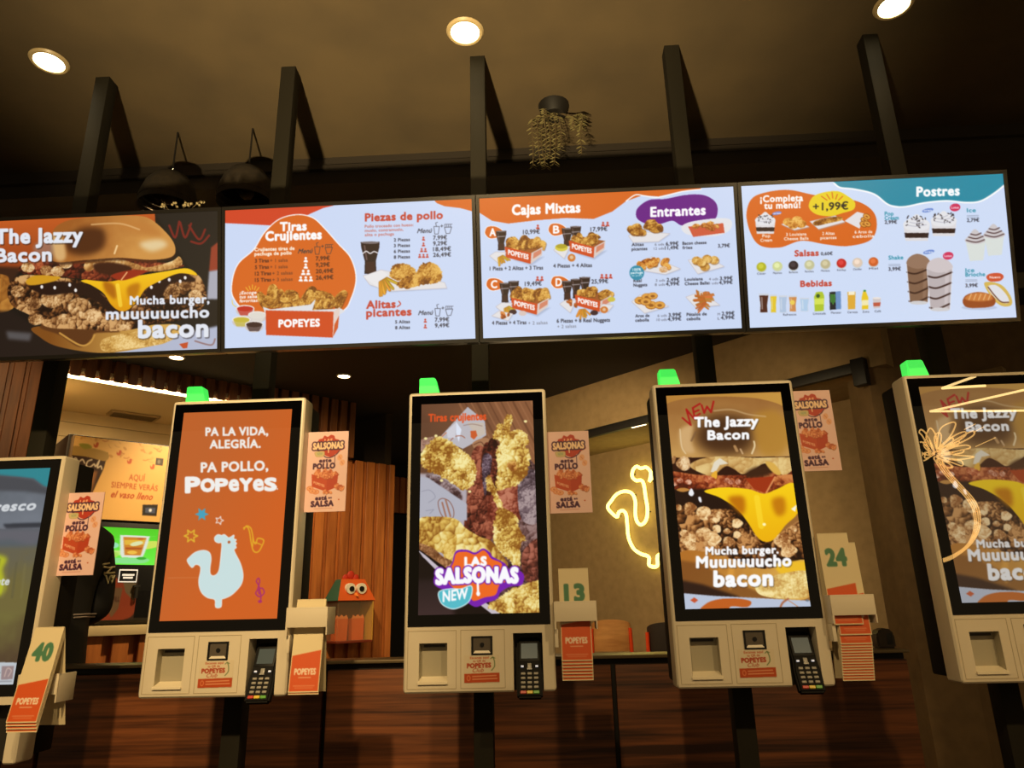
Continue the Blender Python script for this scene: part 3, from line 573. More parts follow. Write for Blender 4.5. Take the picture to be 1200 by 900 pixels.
def art_board_desserts():
    A = Art(board_corners(3), 480, 270, (206, 220, 246)); A.crop(860, 200, 3.529); A.slope = -.03; TL = (38, 138, 162)
    A.poly([(410, 45), (1130, 5), (1130, 52), (1080, 90), (1020, 126), (960, 132), (880, 124), (790, 132), (700, 150), (640, 140), (580, 96), (500, 76), (440, 70)], TL); A.line([(415, 52), (440, 70), (500, 77), (580, 97), (640, 141), (700, 150), (790, 133), (880, 125), (960, 132), (1020, 126), (1080, 91), (1130, 50)], 7, WHITE, smooth=True)
    A.text('Postres', 757, 106, 932, 38, WHITE, bold=.10)
    A.poly([(52, 180), (75, 115), (140, 88), (230, 80), (330, 100), (420, 110), (520, 130), (580, 175), (590, 240), (560, 290), (470, 312), (380, 305), (280, 290), (190, 318), (110, 310), (70, 260)], OR, True)
    A.text('¡Completa', 110, 130, 285, 26, WHITE, bold=.10); A.text('tu menú!', 126, 158, 274, 26, WHITE, bold=.10)
    A.poly([(310, 150), (325, 110), (370, 90), (430, 85), (470, 105), (500, 130), (495, 160), (450, 175), (400, 188), (340, 180)], (232, 206, 40), True); A.text('+1,99€', 328, 164, 472, 30, (40, 36, 30), bold=.05)
    for a in range(5): A.line([(385+12*a, 122-4*(2-abs(a-2))), (362+22*a, 106-8*(2-abs(a-2)))], 4, OR)
    def sundae(x, y, w, h):
        A.poly([(x-w*.5, y), (x+w*.5, y), (x+w*.42, y+h), (x-w*.42, y+h)], (222, 218, 220)); A.poly([(x-w*.46, y+h*.52), (x+w*.46, y+h*.52), (x+w*.43, y+h*.82), (x-w*.43, y+h*.82)], (48, 30, 28))
        A.poly([(x-w*.5, y+h*.05), (x-w*.42, y-h*.2), (x-w*.2, y-h*.4), (x, y-h*.62), (x+w*.2, y-h*.4), (x+w*.42, y-h*.2), (x+w*.5, y+h*.05), (x+w*.3, y+h*.35), (x-w*.3, y+h*.35)], (228, 228, 232), True)
        r = random.Random(int(x)); 
        for _ in range(22): A.ell(x+(r.random()-.5)*w*.8, y+(r.random()-.7)*h*.7, w*.05, h*.035, (52, 44, 46), r.random()*3)
        for k in range(3): A.line([(x-w*(.36-.1*k), y+h*(.05-.18*k)), (x, y+h*(.12-.18*k)), (x+w*(.36-.1*k), y+h*(.02-.18*k))], w*.03, (186, 186, 200), smooth=True)
    sundae(130, 205, 84, 56); A.ell(178, 176, 20, 7, (120, 130, 200), -.2); A.text('oreo', 164, 180, 194, 7, WHITE, bold=.08)
    sheet(A, [(196, 222), (250, 205), (312, 232), (250, 246)])
    for x, y in ((225, 212), (262, 205), (278, 220), (245, 224)): A.crust([(x+22*math.cos(k*.785), y+17*math.sin(k*.785)) for k in range(8)], (170, 100, 30), (220, 150, 60), (244, 200, 110), cell=9)
    sheet(A, [(314, 210), (420, 186), (460, 212), (350, 242)]); A.crust([(330, 212), (380, 196), (440, 190), (445, 205), (390, 218), (340, 228)], FD, FM, FL, cell=12)
    A.poly([(458, 208), (510, 170), (540, 178), (520, 240)], (226, 222, 224)); 
    for x, y in ((540, 205), (550, 190), (536, 222), (552, 220)): A.ell(x, y, 17, 12, (150, 84, 20), .5); A.ell(x, y, 14, 9, (226, 158, 66), .5); A.ell(x, y, 6, 3, (150, 84, 30), .5)
    for (a, b, x0, x1, y) in (('Pop', 'Cream', 118, 150, 276), ('3 Louisiana', 'Cheese Balls', 216, 300, 270), ('2 Alitas', 'picantes', 366, 416, 266), ('6 Aros de', 'cebolla', 500, 572, 260)): A.text(a, x0, y, x1, 12, WHITE, bold=.08); A.text(b, x0-8, y+18, x1+8, 12, WHITE, bold=.08)
    A.text('Salsas', 252, 354, 350, 24, REDT, bold=.09); A.text('0,60€', 360, 350, 408, 13, DK, bold=.05)
    for i, (c, n) in enumerate((((180, 180, 40), 'César'), ((206, 214, 150), 'Mayonesa'), ((44, 32, 36), 'Barbacoa'), ((196, 194, 150), 'Ranchera'), ((190, 180, 140), 'Mostaza'), ((196, 40, 36), 'Ketchup'), ((222, 200, 180), 'Cheddar'), ((206, 96, 40), 'Miel'))):
        x = 114+66.2*i; y = 398-3*i; A.ell(x, y+2, 22, 22, (200, 206, 206)); A.ell(x, y, 20, 19, c); A.ell(x-2, y-3, 11, 10, tuple(min(255, v+24) for v in c)); A.text(n, x-18, y+32, x+18, 8, DK, bold=.04)
    A.text('Bebidas', 276, 480, 404, 24, REDT, bold=.09)
    def glass(x, w, h, c, y=588, top=None): 
        A.poly([(x-w/2, y-h), (x+w/2, y-h), (x+w*.36, y-h*.4), (x+w*.4, y), (x-w*.4, y), (x-w*.36, y-h*.4)], (206, 212, 222)); A.poly([(x-w*.44, y-h*.9), (x+w*.44, y-h*.9), (x+w*.32, y-h*.4), (x+w*.36, y-2), (x-w*.36, y-2), (x-w*.32, y-h*.4)], c); A.line([(x-w*.2, y-h*.8), (x-w*.16, y-h*.2)], w*.1, (240, 240, 240), al=.5)
    glass(124, 42, 80, (80, 42, 30)); glass(164, 30, 76, (226, 196, 50)); glass(203, 36, 72, (176, 196, 222)); glass(244, 36, 68, (206, 140, 80), 584); A.ell(242, 545, 10, 10, (236, 206, 90)); glass(292, 40, 56, (176, 204, 232), 582)
    A.poly([(332, 520), (340, 502), (366, 500), (374, 518), (372, 580), (334, 582)], (176, 196, 50)); A.poly([(334, 530), (372, 528), (372, 552), (334, 554)], (214, 226, 90)); A.ell(348, 518, 8, 8, (60, 90, 40))
    A.poly([(395, 502), (420, 500), (422, 574), (397, 576)], (36, 38, 40)); A.poly([(420, 500), (442, 498), (444, 572), (422, 574)], (110, 146, 196)); 
    for k in range(3): A.line([(402+7*k, 512), (403+7*k, 552-8*abs(k-1))], 3.4, (90, 190, 60))
    A.poly([(470, 502), (503, 500), (502, 572), (472, 574)], (222, 170, 60)); A.poly([(474, 500), (500, 499), (500, 514), (474, 515)], (244, 236, 206))
    A.poly([(534, 500), (546, 499), (556, 524), (556, 572), (530, 574), (528, 526)], (232, 196, 40)); A.poly([(529, 536), (556, 534), (556, 556), (529, 558)], (240, 232, 180)); A.ell(541, 497, 6, 4, (60, 140, 60))
    A.poly([(574, 528), (608, 526), (604, 568), (578, 570)], (206, 196, 196)); A.poly([(576, 546), (607, 544), (605, 560), (577, 561)], (190, 90, 66)); A.ell(591, 527, 17, 4, (236, 228, 220))
    for t, x0, x1, y in (('Refrescos', 204, 258, 600), ('Limonada', 328, 380, 596), ('Monster', 402, 444, 592), ('Cerveza', 470, 512, 590), ('Zumo', 532, 560, 588), ('Café', 582, 608, 586)): A.text(t, x0, y, x1, 9, DK, bold=.05)
    for (a, b, p, x, y) in (('Pop', 'Cream', '2,99€', 624, 186), ('Shake', '', '3,99€', 640, 368), ('Ice', '', '2,79€', 964, 172), ('Ice', 'Brioche', '3,99€', 958, 420)):
        A.text(a, x, y, x+len(a)*12, 16, TL, bold=.06)
        if b: A.text(b, x, y+18, x+len(b)*11.5, 16, TL, bold=.06)
        yy = y+(34 if b == 'Cream' else 46 if a == 'Shake' else 40 if not b else 62); A.text(p, x, yy, x+50, 14, DK, bold=.07)
        for k in range(2): A.line([(x, yy-26+6*k-(4 if b == 'Brioche' else 0)), (x+48, yy-27+6*k-(4 if b == 'Brioche' else 0))], 1.6, (120, 130, 150)) if b != 'Cream' else None
    sundae(756, 222, 110, 68); sundae(868, 206, 106, 64)
    for x, y, a in ((802, 164, 0), (806, 336, 0)): A.ell(x, y, 24, 8, (110, 140, 210), -.2); A.text('oreo', x-16, y+4, x+16, 7, WHITE, bold=.08)
    for x, y in ((915, 152), (886, 352)): A.ell(x, y, 22, 16, (206, 50, 90), -.15); A.text('Lotus', x-15, y+5, x+15, 9, WHITE, bold=.06)
    def shake(x0, x1, yt, yb, c, d):
        w = x1-x0; A.poly([(x0, yt), (x1, yt), (x1-w*.1, yb), (x0+w*.14, yb)], c); A.poly([(x0+w*.02, yt+4), (x0+w*.1, yt-26), (x0+w*.45, yt-42), (x0+w*.85, yt-28), (x1, yt+2), (x0+w*.5, yt+20)], tuple(min(255, v+20) for v in c), True); A.poly([(x0+w*.72, yt+14), (x0+w*.88, yt+14), (x0+w*.8, yb-6), (x0+w*.68, yb-6)], tuple(min(255, v+24) for v in c), al=.6)
        for k in range(4): y = yt+24+(yb-yt-24)*k/3.4; A.line([(x0+w*(.03+.03*k), y+10), (x0+w*.4, y+16), (x1-w*.03*k-2, y-6)], 7, d, smooth=True)
        A.ell((x0+x1)/2+2, yb, w*.38, 8, (206, 204, 206)); A.line([(x0, yt), (x0+w*.14, yb)], 2.5, (226, 226, 232)); A.line([(x1, yt), (x1-w*.1, yb)], 2.5, (226, 226, 232))
    shake(714, 812, 386, 546, (128, 96, 74), (62, 38, 30)); shake(798, 904, 402, 574, (186, 176, 178), (56, 34, 32))
    for x, y in ((1002, 290), (1078, 268)):
        A.poly([(x-44, y), (x+40, y-6), (x+30, y+80), (x-26, y+84)], (216, 222, 218)); A.poly([(x-46, y+2), (x-30, y-22), (x-5, y-48), (x+20, y-26), (x+44, y-2), (x, y+14)], (204, 198, 200), True)
        for k in range(3): A.line([(x-40+9*k, y-2-13*k), (x, y+6-15*k), (x+38-9*k, y-6-13*k)], 5, (86, 62, 62), smooth=True)
    A.ell(1015, 566, 74, 10, (170, 180, 206), al=.6, soft=2)
    A.poly([(1035, 470), (1060, 460), (1110, 475), (1145, 520), (1148, 555), (1110, 560), (1070, 530)], (212, 180, 90), True); A.poly([(1050, 480), (1085, 474), (1125, 510), (1138, 545), (1105, 545), (1070, 515)], (222, 222, 228), True); A.line([(1052, 482), (1075, 512), (1105, 542), (1136, 544)], 5, (110, 66, 40), smooth=True)
    A.poly([(946, 540), (962, 514), (1010, 502), (1060, 512), (1082, 535), (1070, 560), (1010, 568), (962, 564)], (150, 74, 34), True); A.poly([(955, 530), (980, 510), (1030, 504), (1068, 520), (1060, 536), (1000, 540)], (200, 122, 60), True, soft=3)
    for k in range(5): A.line([(972+20*k, 534), (982+20*k, 510)], 4, (232, 180, 120))
    A.poly([(1044, 440), (1060, 426), (1100, 424), (1116, 438), (1100, 456), (1060, 458)], (206, 84, 50), True); A.text('Nuevo', 1058, 446, 1102, 10, WHITE, bold=.06)
    return A

def rooster_outline():                                              # the bird emblem, 0..1 box, y down; from its lit drawing
    return [(212, 462), (226, 440), (262, 410), (312, 398), (348, 412), (358, 450), (352, 500), (352, 540), (368, 556), (392, 548), (408, 524), (416, 480), (422, 420), (426, 352), (406, 350), (386, 340), (382, 318), (398, 302), (412, 302), (424, 306), (440, 300), (456, 312), (466, 320), (480, 316), (500, 304), (498, 326), (514, 332), (506, 344), (516, 354), (508, 366), (514, 380), (500, 392), (510, 420), (540, 480), (556, 546), (548, 600), (520, 640), (480, 676), (440, 694), (424, 700), (420, 746), (388, 748), (384, 702), (340, 690), (306, 664), (288, 626), (284, 580), (294, 530), (294, 498), (276, 484), (258, 486), (240, 502)]
def art_kiosk_slogan():
    A = Art(kiosk_corners(1), 200, 360, (206, 98, 36)); A.crop(150, 440, 4.093); A.slope = -.015
    c = [(278, 180), (795, 160), (740, 900), (180, 900)]; A.grad([(250, 150), (830, 130), (700, 1300), (100, 1300)], (190, 98, 44), (206, 96, 34), (300, 500), (700, 700))
    for t, x0, y0, x1, cap in (('PA LA VIDA,', 375, 290, 672, 38), ('ALEGRÍA.', 395, 350, 636, 38)): A.text(t, x0, y0, x1, cap, (238, 234, 228), bold=.09)
    A.text('PA POLLO,', 353, 464, 672, 44, (238, 234, 228), bold=.09, slope=-.03)
    popeyes(A, 276, 556, 716, 60, (240, 238, 234), 550); A.ell(718, 545, 3, 3, WHITE)
    def star(x, y, r, c, fill=True, n=7, a0=0):
        P = [(x+(r if k % 2 == 0 else r*.48)*math.cos(a0+k*math.pi/n), y+(r if k % 2 == 0 else r*.48)*math.sin(a0+k*math.pi/n)) for k in range(2*n)]
        (A.poly(P, c) if fill else A.line(P, r*.2, c, closed=True))
    star(356, 666, 34, (70, 160, 186), n=6); star(440, 696, 20, (236, 226, 222), False, 5); star(304, 770, 32, (222, 176, 50), False, 6)
    for p in ([(555, 735), (575, 728), (590, 760), (600, 810), (610, 840), (640, 830), (640, 800), (615, 790), (650, 800), (648, 780)],): pass
    Y = (226, 168, 40)
    A.line([(556, 732), (572, 726), (584, 748), (592, 800), (604, 842), (626, 846), (644, 818), (652, 790), (624, 782), (616, 806), (606, 800), (596, 750), (588, 730), (570, 722), (558, 738)], 6, Y, smooth=True); A.line([(600, 770), (600, 820)], 5, Y); A.line([(612, 800), (640, 812)], 5, Y)
    A.crop(180, 570, 5.294)
    A.poly(spline(rooster_outline(), 3), (200, 222, 222), edge=(7, (240, 240, 236))); A.ell(470, 346, 9, 9, (180, 92, 44))
    M = (168, 44, 104); A.line([(660, 720), (668, 690), (656, 620), (640, 590), (652, 570), (660, 590), (646, 640), (636, 665), (660, 684), (688, 660), (676, 632), (654, 640), (656, 664), (666, 664)], 8, M, smooth=True); A.ell(662, 714, 13, 9, M)
    A.line([(90, 568), (280, 566)], 3, (214, 140, 90), al=.6)
    return A

def logo_salsonas(A, x, y, w, drip=True, new=True, pr=(118, 30, 170), orc=(236, 104, 34)):
    """lettered splash: purple edge, orange pool, white words; box from (x, y), width w"""
    k = w/660; P = lambda *q: [(x+a*k, y+b*k) for a, b in q]
    A.poly(P((160, 20), (240, 10), (300, 30), (360, 0), (410, 30), (430, 60), (520, 110), (540, 150), (620, 160), (660, 200), (640, 270), (560, 280), (490, 320), (460, 370), (380, 400), (310, 430), (250, 400), (180, 330), (60, 300), (0, 260), (10, 190), (90, 150), (130, 110)), pr, True)
    A.poly(P((165, 35), (240, 25), (300, 45), (360, 14), (395, 40), (420, 75), (490, 105), (505, 150), (540, 230), (480, 270), (450, 340), (370, 360), (290, 385), (250, 340), (130, 280), (90, 200), (140, 110)), orc, True)
    A.text('LAS', x+228*k, y+130*k, x+382*k, 62*k, WHITE, y1=y+124*k, bold=.15)
    A.text('SALSONAS', x+18*k, y+262*k, x+612*k, 104*k, WHITE, y1=y+250*k, bold=.15, arc=10*k, outline=(pr, 9*k))
    A.text('SALSONAS', x+18*k, y+262*k, x+612*k, 104*k, WHITE, y1=y+250*k, bold=.15, arc=10*k)
    if drip: A.line(P((320, 240), (324, 330)), 16*k, WHITE); A.ell(x+324*k, y+332*k, 14*k, 18*k, WHITE)
    if new:
        B = P((40, 320), (120, 300), (200, 300), (270, 278), (272, 340), (240, 400), (150, 440), (80, 420), (45, 380)); A.poly(B, (84, 186, 200), True, edge=(14*k, (214, 240, 242))); A.text('NEW', x+66*k, y+392*k, x+246*k, 76*k, WHITE, y1=y+366*k, bold=.06)

def art_kiosk_strips():
    A = Art(kiosk_corners(2), 200, 360, (96, 60, 40)); A.crop(470, 465, 6.206); A.slope = -.01
    A.grad([(120, 20), (1000, 10), (1000, 640), (120, 640)], (100, 66, 46), (140, 92, 60), (100, 300), (900, 250), noise=(160, .6))
    for k in range(16): A.line([(420+44*k, 40), (620+44*k, 420)], 9 if k % 3 else 15, (92, 56, 36) if k % 2 else (164, 112, 76), al=.55)
    A.poly([(120, 560), (480, 560), (480, 1700), (120, 1700)], (176, 166, 174), soft=8); A.crust([(640, 560), (1000, 560), (1000, 1800), (560, 1800)], (40, 24, 24), (98, 66, 62), (150, 120, 116), cell=70)
    A.poly([(485, 75), (540, 120), (610, 180), (620, 280), (560, 320), (450, 380), (280, 300)], (186, 182, 188)); A.poly([(400, 180), (440, 240), (420, 330), (400, 260)], (220, 226, 240)); A.poly([(480, 190), (600, 190), (612, 270), (560, 300)], (198, 184, 170)); A.poly([(505, 250), (545, 246), (556, 285), (530, 312), (508, 296)], (200, 92, 46)); A.line([(360, 320), (395, 290), (440, 285), (465, 300)], 6, (160, 90, 66), smooth=True); A.line([(300, 290), (330, 262), (348, 250)], 7, (200, 116, 70)); A.line([(455, 210), (520, 200), (590, 214)], 5, (150, 120, 110), smooth=True); A.poly([(330, 250), (400, 190), (395, 300), (340, 300)], (206, 204, 212))
    A.poly([(520, 340), (600, 300), (650, 320), (640, 390), (560, 400)], (168, 120, 84), True); A.line([(530, 350), (580, 330), (610, 360), (630, 340)], 7, (110, 70, 50), smooth=True)
    for i, (x0, x1) in enumerate(((520, 600), (600, 660), (640, 720))):
        A.crust([(x0, 400+i*-40), (x1, 380), (x1-10, 700), (x1-30, 1000), (x0-60, 1010), (x0-30, 650)], (40, 16, 12), (104, 44, 30), (170, 96, 70), cell=60)
    A.crust([(600, 420), (660, 440), (640, 600), (610, 720), (590, 560)], (40, 26, 32), (92, 70, 82), (150, 130, 140), cell=36)
    A.crust([(680, 680), (900, 620), (920, 760), (860, 900), (640, 900)], (90, 32, 20), (146, 70, 50), (190, 120, 94), cell=60); A.crust([(860, 580), (1000, 560), (1000, 900), (870, 880)], (60, 44, 48), (110, 90, 96), (170, 150, 150), cell=40)
    A.crust([(180, 570), (300, 590), (430, 690), (430, 760), (280, 680)], (60, 36, 34), (120, 96, 96), (170, 150, 150), cell=36, soft=6)
    A.crust([(140, 320), (260, 290), (260, 340), (140, 400)], (80, 46, 36), (130, 90, 76), (176, 140, 120), cell=24)
    YD, YM, YL = (138, 84, 26), (216, 178, 84), (244, 230, 160)
    A.crust([(150, 410), (190, 350), (270, 290), (350, 320), (430, 380), (500, 430), (545, 510), (535, 620), (470, 680), (400, 650), (330, 600), (240, 560), (160, 510), (140, 470)], YD, YM, YL, cell=46, rough=5, contrast=1.05)
    A.crust([(670, 300), (700, 210), (745, 200), (740, 260), (760, 150), (800, 135), (808, 180), (790, 250), (850, 240), (900, 260), (930, 330), (900, 370), (935, 400), (925, 540), (880, 610), (800, 660), (700, 680), (690, 600), (700, 520), (690, 420), (720, 330)], YD, YM, YL, cell=50, rough=5, contrast=1.05)
    A.crust([(770, 490), (830, 470), (840, 530), (800, 540)], (130, 70, 24), (190, 130, 60), (220, 170, 90), cell=24, soft=3)
    A.crust([(620, 590), (650, 580), (700, 700), (740, 800), (700, 800), (660, 700), (625, 680)], YD, YM, YL, cell=26, rough=4)
    for x, y in ((180, 305), (255, 285), (905, 180), (295, 610), (370, 625), (165, 455), (500, 690)): A.ell(x, y, 12, 9, YL)
    # paper print on the left
    A.poly([(125, 580), (200, 590), (480, 780), (480, 900), (125, 900)], (176, 176, 188), soft=4); BRW = (128, 76, 60)
    A.line([(270, 770), (300, 740), (350, 760), (382, 820), (378, 880), (330, 890), (290, 850)], 5, BRW, closed=True, smooth=True); A.line([(300, 770), (330, 880)], 12, (160, 110, 90)); A.line([(325, 750), (360, 870)], 12, (160, 110, 90))
    A.line([(150, 690), (210, 680), (250, 730), (200, 770)], 4, (140, 140, 156), smooth=True); A.line([(180, 830), (240, 820), (210, 850)], 4, (140, 140, 156))
    A.text('Tiras crujientes', 202, 182, 618, 54, (224, 84, 36), y1=168, bold=.08)
    A.crop(470, 600, 6.316)
    A.crust([(680, 130), (700, 40), (720, -30), (800, -10), (860, 40), (880, 130), (920, 200), (890, 240), (875, 400), (840, 400), (780, 340), (700, 260)], YD, YM, YL, cell=44, rough=5)
    A.crust([(900, 300), (1040, 200), (1040, 520), (920, 500)], (50, 22, 18), (110, 54, 40), (170, 100, 80), cell=60)
    A.crust([(130, 60), (240, 35), (400, 50), (480, 120), (560, 170), (600, 190), (660, 210), (720, 280), (790, 400), (640, 420), (400, 370), (330, 380), (310, 310), (250, 290), (130, 230)], YD, YM, YL, cell=70, contrast=.9)
    A.crust([(310, 260), (350, 200), (410, 170), (400, 300), (350, 350)], (170, 116, 40), (206, 164, 70), (236, 206, 120), cell=50); A.crust([(130, 230), (240, 270), (310, 330), (380, 370), (330, 420), (130, 290)], (100, 58, 30), (160, 110, 70), (200, 150, 100), cell=40)
    A.poly([(125, 270), (400, 460), (760, 760), (125, 770)], (22, 12, 10)); A.poly([(125, 280), (180, 320), (330, 450), (740, 755), (680, 760), (300, 470), (160, 330)], (196, 186, 196)); A.grad([(125, 500), (330, 500), (400, 760), (125, 765)], (38, 26, 26), (58, 40, 40), (130, 500), (130, 760), soft=20)
    A.crust([(640, 690), (720, 640), (800, 580), (900, 540), (1040, 520), (1040, 760), (760, 750)], YD, YM, YL, cell=40, rough=4)
    logo_salsonas(A, 245, 270, 665)
    return A

def art_kiosk_burger():
    A = Art(kiosk_corners(3), 200, 360, (150, 100, 50)); A.crop(770, 450, 6.0); A.slope = -.02
    A.grad([(40, 80), (880, 60), (900, 260), (40, 260)], (180, 126, 56), (196, 146, 66), (60, 100), (860, 100))
    bun = [(40, 200), (70, 140), (200, 105), (360, 92), (560, 92), (740, 110), (900, 170), (960, 300), (960, 520), (500, 540), (40, 520)]
    A.grad(bun, (150, 100, 50), (196, 150, 84), (460, 90), (500, 520), smooth=True, noise=(160, .5))
    A.poly([(290, 300), (400, 220), (600, 230), (680, 330), (640, 470), (420, 500), (280, 420)], (74, 44, 22), True, soft=44); A.poly([(165, 320), (250, 290), (240, 400), (260, 480), (190, 480), (160, 400)], (206, 166, 112), True, soft=14)
    A.poly([(680, 230), (860, 200), (920, 400), (860, 500), (720, 480)], (176, 126, 46), True, soft=24, al=.85); A.line([(400, 190), (520, 182), (640, 215), (760, 230)], 12, (206, 172, 124), smooth=True, al=.55); A.line([(665, 490), (684, 440), (680, 405)], 11, (230, 206, 160), smooth=True); A.line([(560, 470), (545, 440)], 20, (196, 150, 96), al=.8); A.line([(600, 490), (585, 460)], 12, (214, 176, 130), al=.8)
    A.line([(160, 320), (172, 440), (200, 490)], 8, (224, 196, 150), smooth=True); A.line([(240, 400), (270, 340)], 14, (120, 86, 56), al=.7)
    A.poly([(40, 520), (960, 510), (960, 700), (40, 720)], (48, 20, 10)); A.crust([(60, 620), (300, 640), (620, 640), (960, 610), (960, 720), (760, 770), (560, 740), (300, 760), (60, 760)], (70, 24, 12), (128, 46, 20), (196, 110, 60), cell=60)
    A.crust([(230, 580), (300, 530), (450, 510), (700, 520), (960, 520), (960, 590), (900, 640), (840, 620), (760, 560), (680, 600), (600, 635), (540, 600), (480, 580), (400, 640), (340, 640)], (150, 104, 50), (196, 152, 86), (226, 196, 130), cell=90, contrast=.7)
    A.poly([(620, 630), (680, 590), (760, 580), (820, 610), (760, 650), (640, 660)], (60, 32, 16), True, soft=12); A.poly([(760, 550), (820, 560), (870, 630), (840, 640), (790, 600)], (216, 170, 76), True, soft=3)
    A.crust([(130, 560), (180, 510), (225, 530), (228, 590), (180, 610)], (150, 100, 56), (212, 168, 116), (240, 214, 170), cell=30); A.crust([(90, 520), (130, 510), (120, 560), (90, 550)], (150, 100, 56), (212, 168, 116), (240, 214, 170), cell=30)
    A.poly([(375, 620), (400, 550), (440, 522), (500, 560), (440, 570), (410, 620)], (226, 216, 194)); A.poly([(380, 640), (415, 610), (420, 660), (395, 672)], (230, 170, 50), True); A.crust([(330, 650), (400, 660), (410, 700), (340, 690)], (120, 40, 20), (190, 90, 50), (230, 160, 110), cell=22)
    for x, y in ((490, 680), (520, 690), (570, 690), (220, 690), (160, 680), (120, 700)): A.crust([(x+22*math.cos(k), y+18*math.sin(k)) for k in range(6)], (120, 50, 30), (196, 120, 86), (240, 206, 180), cell=14)
    A.poly([(620, 665), (830, 650), (760, 770), (680, 740)], (156, 50, 18)); A.line([(765, 768), (828, 655)], 10, (226, 150, 90)); A.crust([(840, 650), (960, 640), (960, 700), (830, 710)], (110, 40, 16), (170, 84, 40), (206, 130, 70), cell=50)
    A.poly([(90, 740), (360, 740), (620, 860), (760, 1100), (760, 1400), (90, 1400)], (34, 16, 10), soft=6)
    for p in ([(135, 745), (180, 730), (230, 745), (180, 760)],): A.poly(p, (190, 130, 60), True)
    A.poly([(220, 770), (240, 735), (258, 770), (240, 790)], (236, 236, 240), True); A.poly([(288, 800), (304, 795), (312, 828), (298, 830)], (236, 236, 240), True)
    A.crop(770, 590, 6.0)
    A.crust([(100, -20), (260, 60), (420, 40), (560, 60), (700, 200), (760, 280), (1060, 100), (1060, 420), (500, 460), (120, 420)], (34, 16, 8), (112, 64, 28), (200, 142, 82), cell=70, contrast=1.35)
    for x, y, r in ((230, 30, 46), (330, 70, 58), (400, 100, 44), (440, 80, 30), (330, 220, 60), (380, 250, 66), (220, 250, 54), (240, 300, 40), (560, 140, 40), (490, 195, 24), (500, 270, 44), (190, 210, 30), (880, 260, 60), (920, 330, 60), (960, 180, 26), (150, 30, 26), (420, 180, 34), (560, 220, 30)):
        A.crust([(x+r*math.cos(k*.785)*(.8+.3*((k*7+x) % 3)/2), y+r*.85*math.sin(k*.785)) for k in range(8)], (136, 80, 38), (214, 164, 104), (248, 218, 164), cell=r*.7, soft=1.5)
    A.grad([(160, 350), (330, 340), (560, 400), (760, 460), (1060, 400), (1080, 640), (900, 680), (500, 640), (180, 560)], (176, 110, 40), (214, 164, 76), (200, 400), (1000, 600), smooth=True, noise=(120, .4))
    A.poly([(160, 400), (300, 420), (520, 540), (760, 640), (940, 690), (160, 640)], (120, 72, 30), soft=10, al=.8); A.poly([(170, 540), (320, 570), (560, 650), (620, 690), (180, 650)], (46, 26, 18), soft=10); A.poly([(500, 470), (540, 450), (520, 600), (490, 560)], (214, 150, 60), True, soft=8)
    A.poly([(840, 420), (1060, 410), (1060, 480), (880, 500)], (236, 186, 40), True, soft=8); A.crust([(700, 560), (850, 500), (1060, 480), (1080, 640), (900, 670), (720, 640)], (190, 140, 70), (222, 190, 110), (246, 226, 160), cell=36)
    A.poly([(170, 630), (400, 650), (700, 665), (1100, 685), (1100, 780), (170, 780)], (184, 194, 214)); A.poly([(300, 762), (350, 700), (440, 672), (560, 668), (650, 684), (658, 710), (620, 730), (520, 724), (480, 760)], (190, 94, 32), True); A.poly([(232, 680), (260, 660), (288, 680), (262, 700)], (196, 84, 48)); A.line([(860, 745), (880, 700), (920, 670)], 14, (170, 104, 70), smooth=True); A.line([(920, 680), (1010, 740)], 7, (190, 140, 110)); A.ell(1055, 682, 14, 7, (110, 120, 130))
    A.crop(770, 450, 6.0)
    A.grad([(330, 755), (460, 728), (640, 740), (750, 772), (840, 740), (960, 700), (990, 870), (975, 925), (905, 990), (850, 1060), (800, 1105), (740, 1105), (690, 1060), (640, 980), (560, 880), (440, 800)], (246, 204, 20), (236, 176, 10), (700, 730), (780, 1100), smooth=True)
    A.poly([(500, 800), (600, 790), (620, 860), (600, 920), (540, 870)], (190, 112, 6), True, soft=16); A.poly([(810, 810), (890, 800), (900, 900), (850, 930), (815, 880)], (196, 122, 8), True, soft=16); A.line([(700, 800), (730, 1000)], 40, (255, 226, 60), al=.5); A.ell(752, 988, 12, 10, (255, 248, 190), soft=2); A.poly([(940, 880), (980, 850), (970, 900)], (250, 244, 220))
    for k, (x0, y0, x1, y1) in enumerate(((178, 240, 236, 290), (236, 290, 205, 180), (205, 180, 262, 250), (250, 170, 262, 235), (262, 235, 300, 210), (255, 200, 292, 185), (250, 170, 300, 140), (312, 150, 330, 205), (330, 205, 350, 160), (350, 160, 378, 200), (378, 200, 396, 125))): A.line([(x0, y0), (x1, y1)], 13, (168, 30, 26))
    def tx(*a):
        t, x0, y0, x1, cap = a; A.text(t, x0+5, y0+6, x1+5, cap, (50, 34, 22), bold=.13, al=.5); A.text(t, x0, y0, x1, cap, WHITE, bold=.115)
    tx('The Jazzy', 264, 303, 706, 66); tx('Bacon', 357, 392, 641, 62)
    A.crop(770, 590, 6.0); tx('Mucha burger.', 342, 360, 850, 52); tx('Muuuuuucho', 278, 451, 938, 76); tx('bacon', 402, 582, 808, 104)
    return A

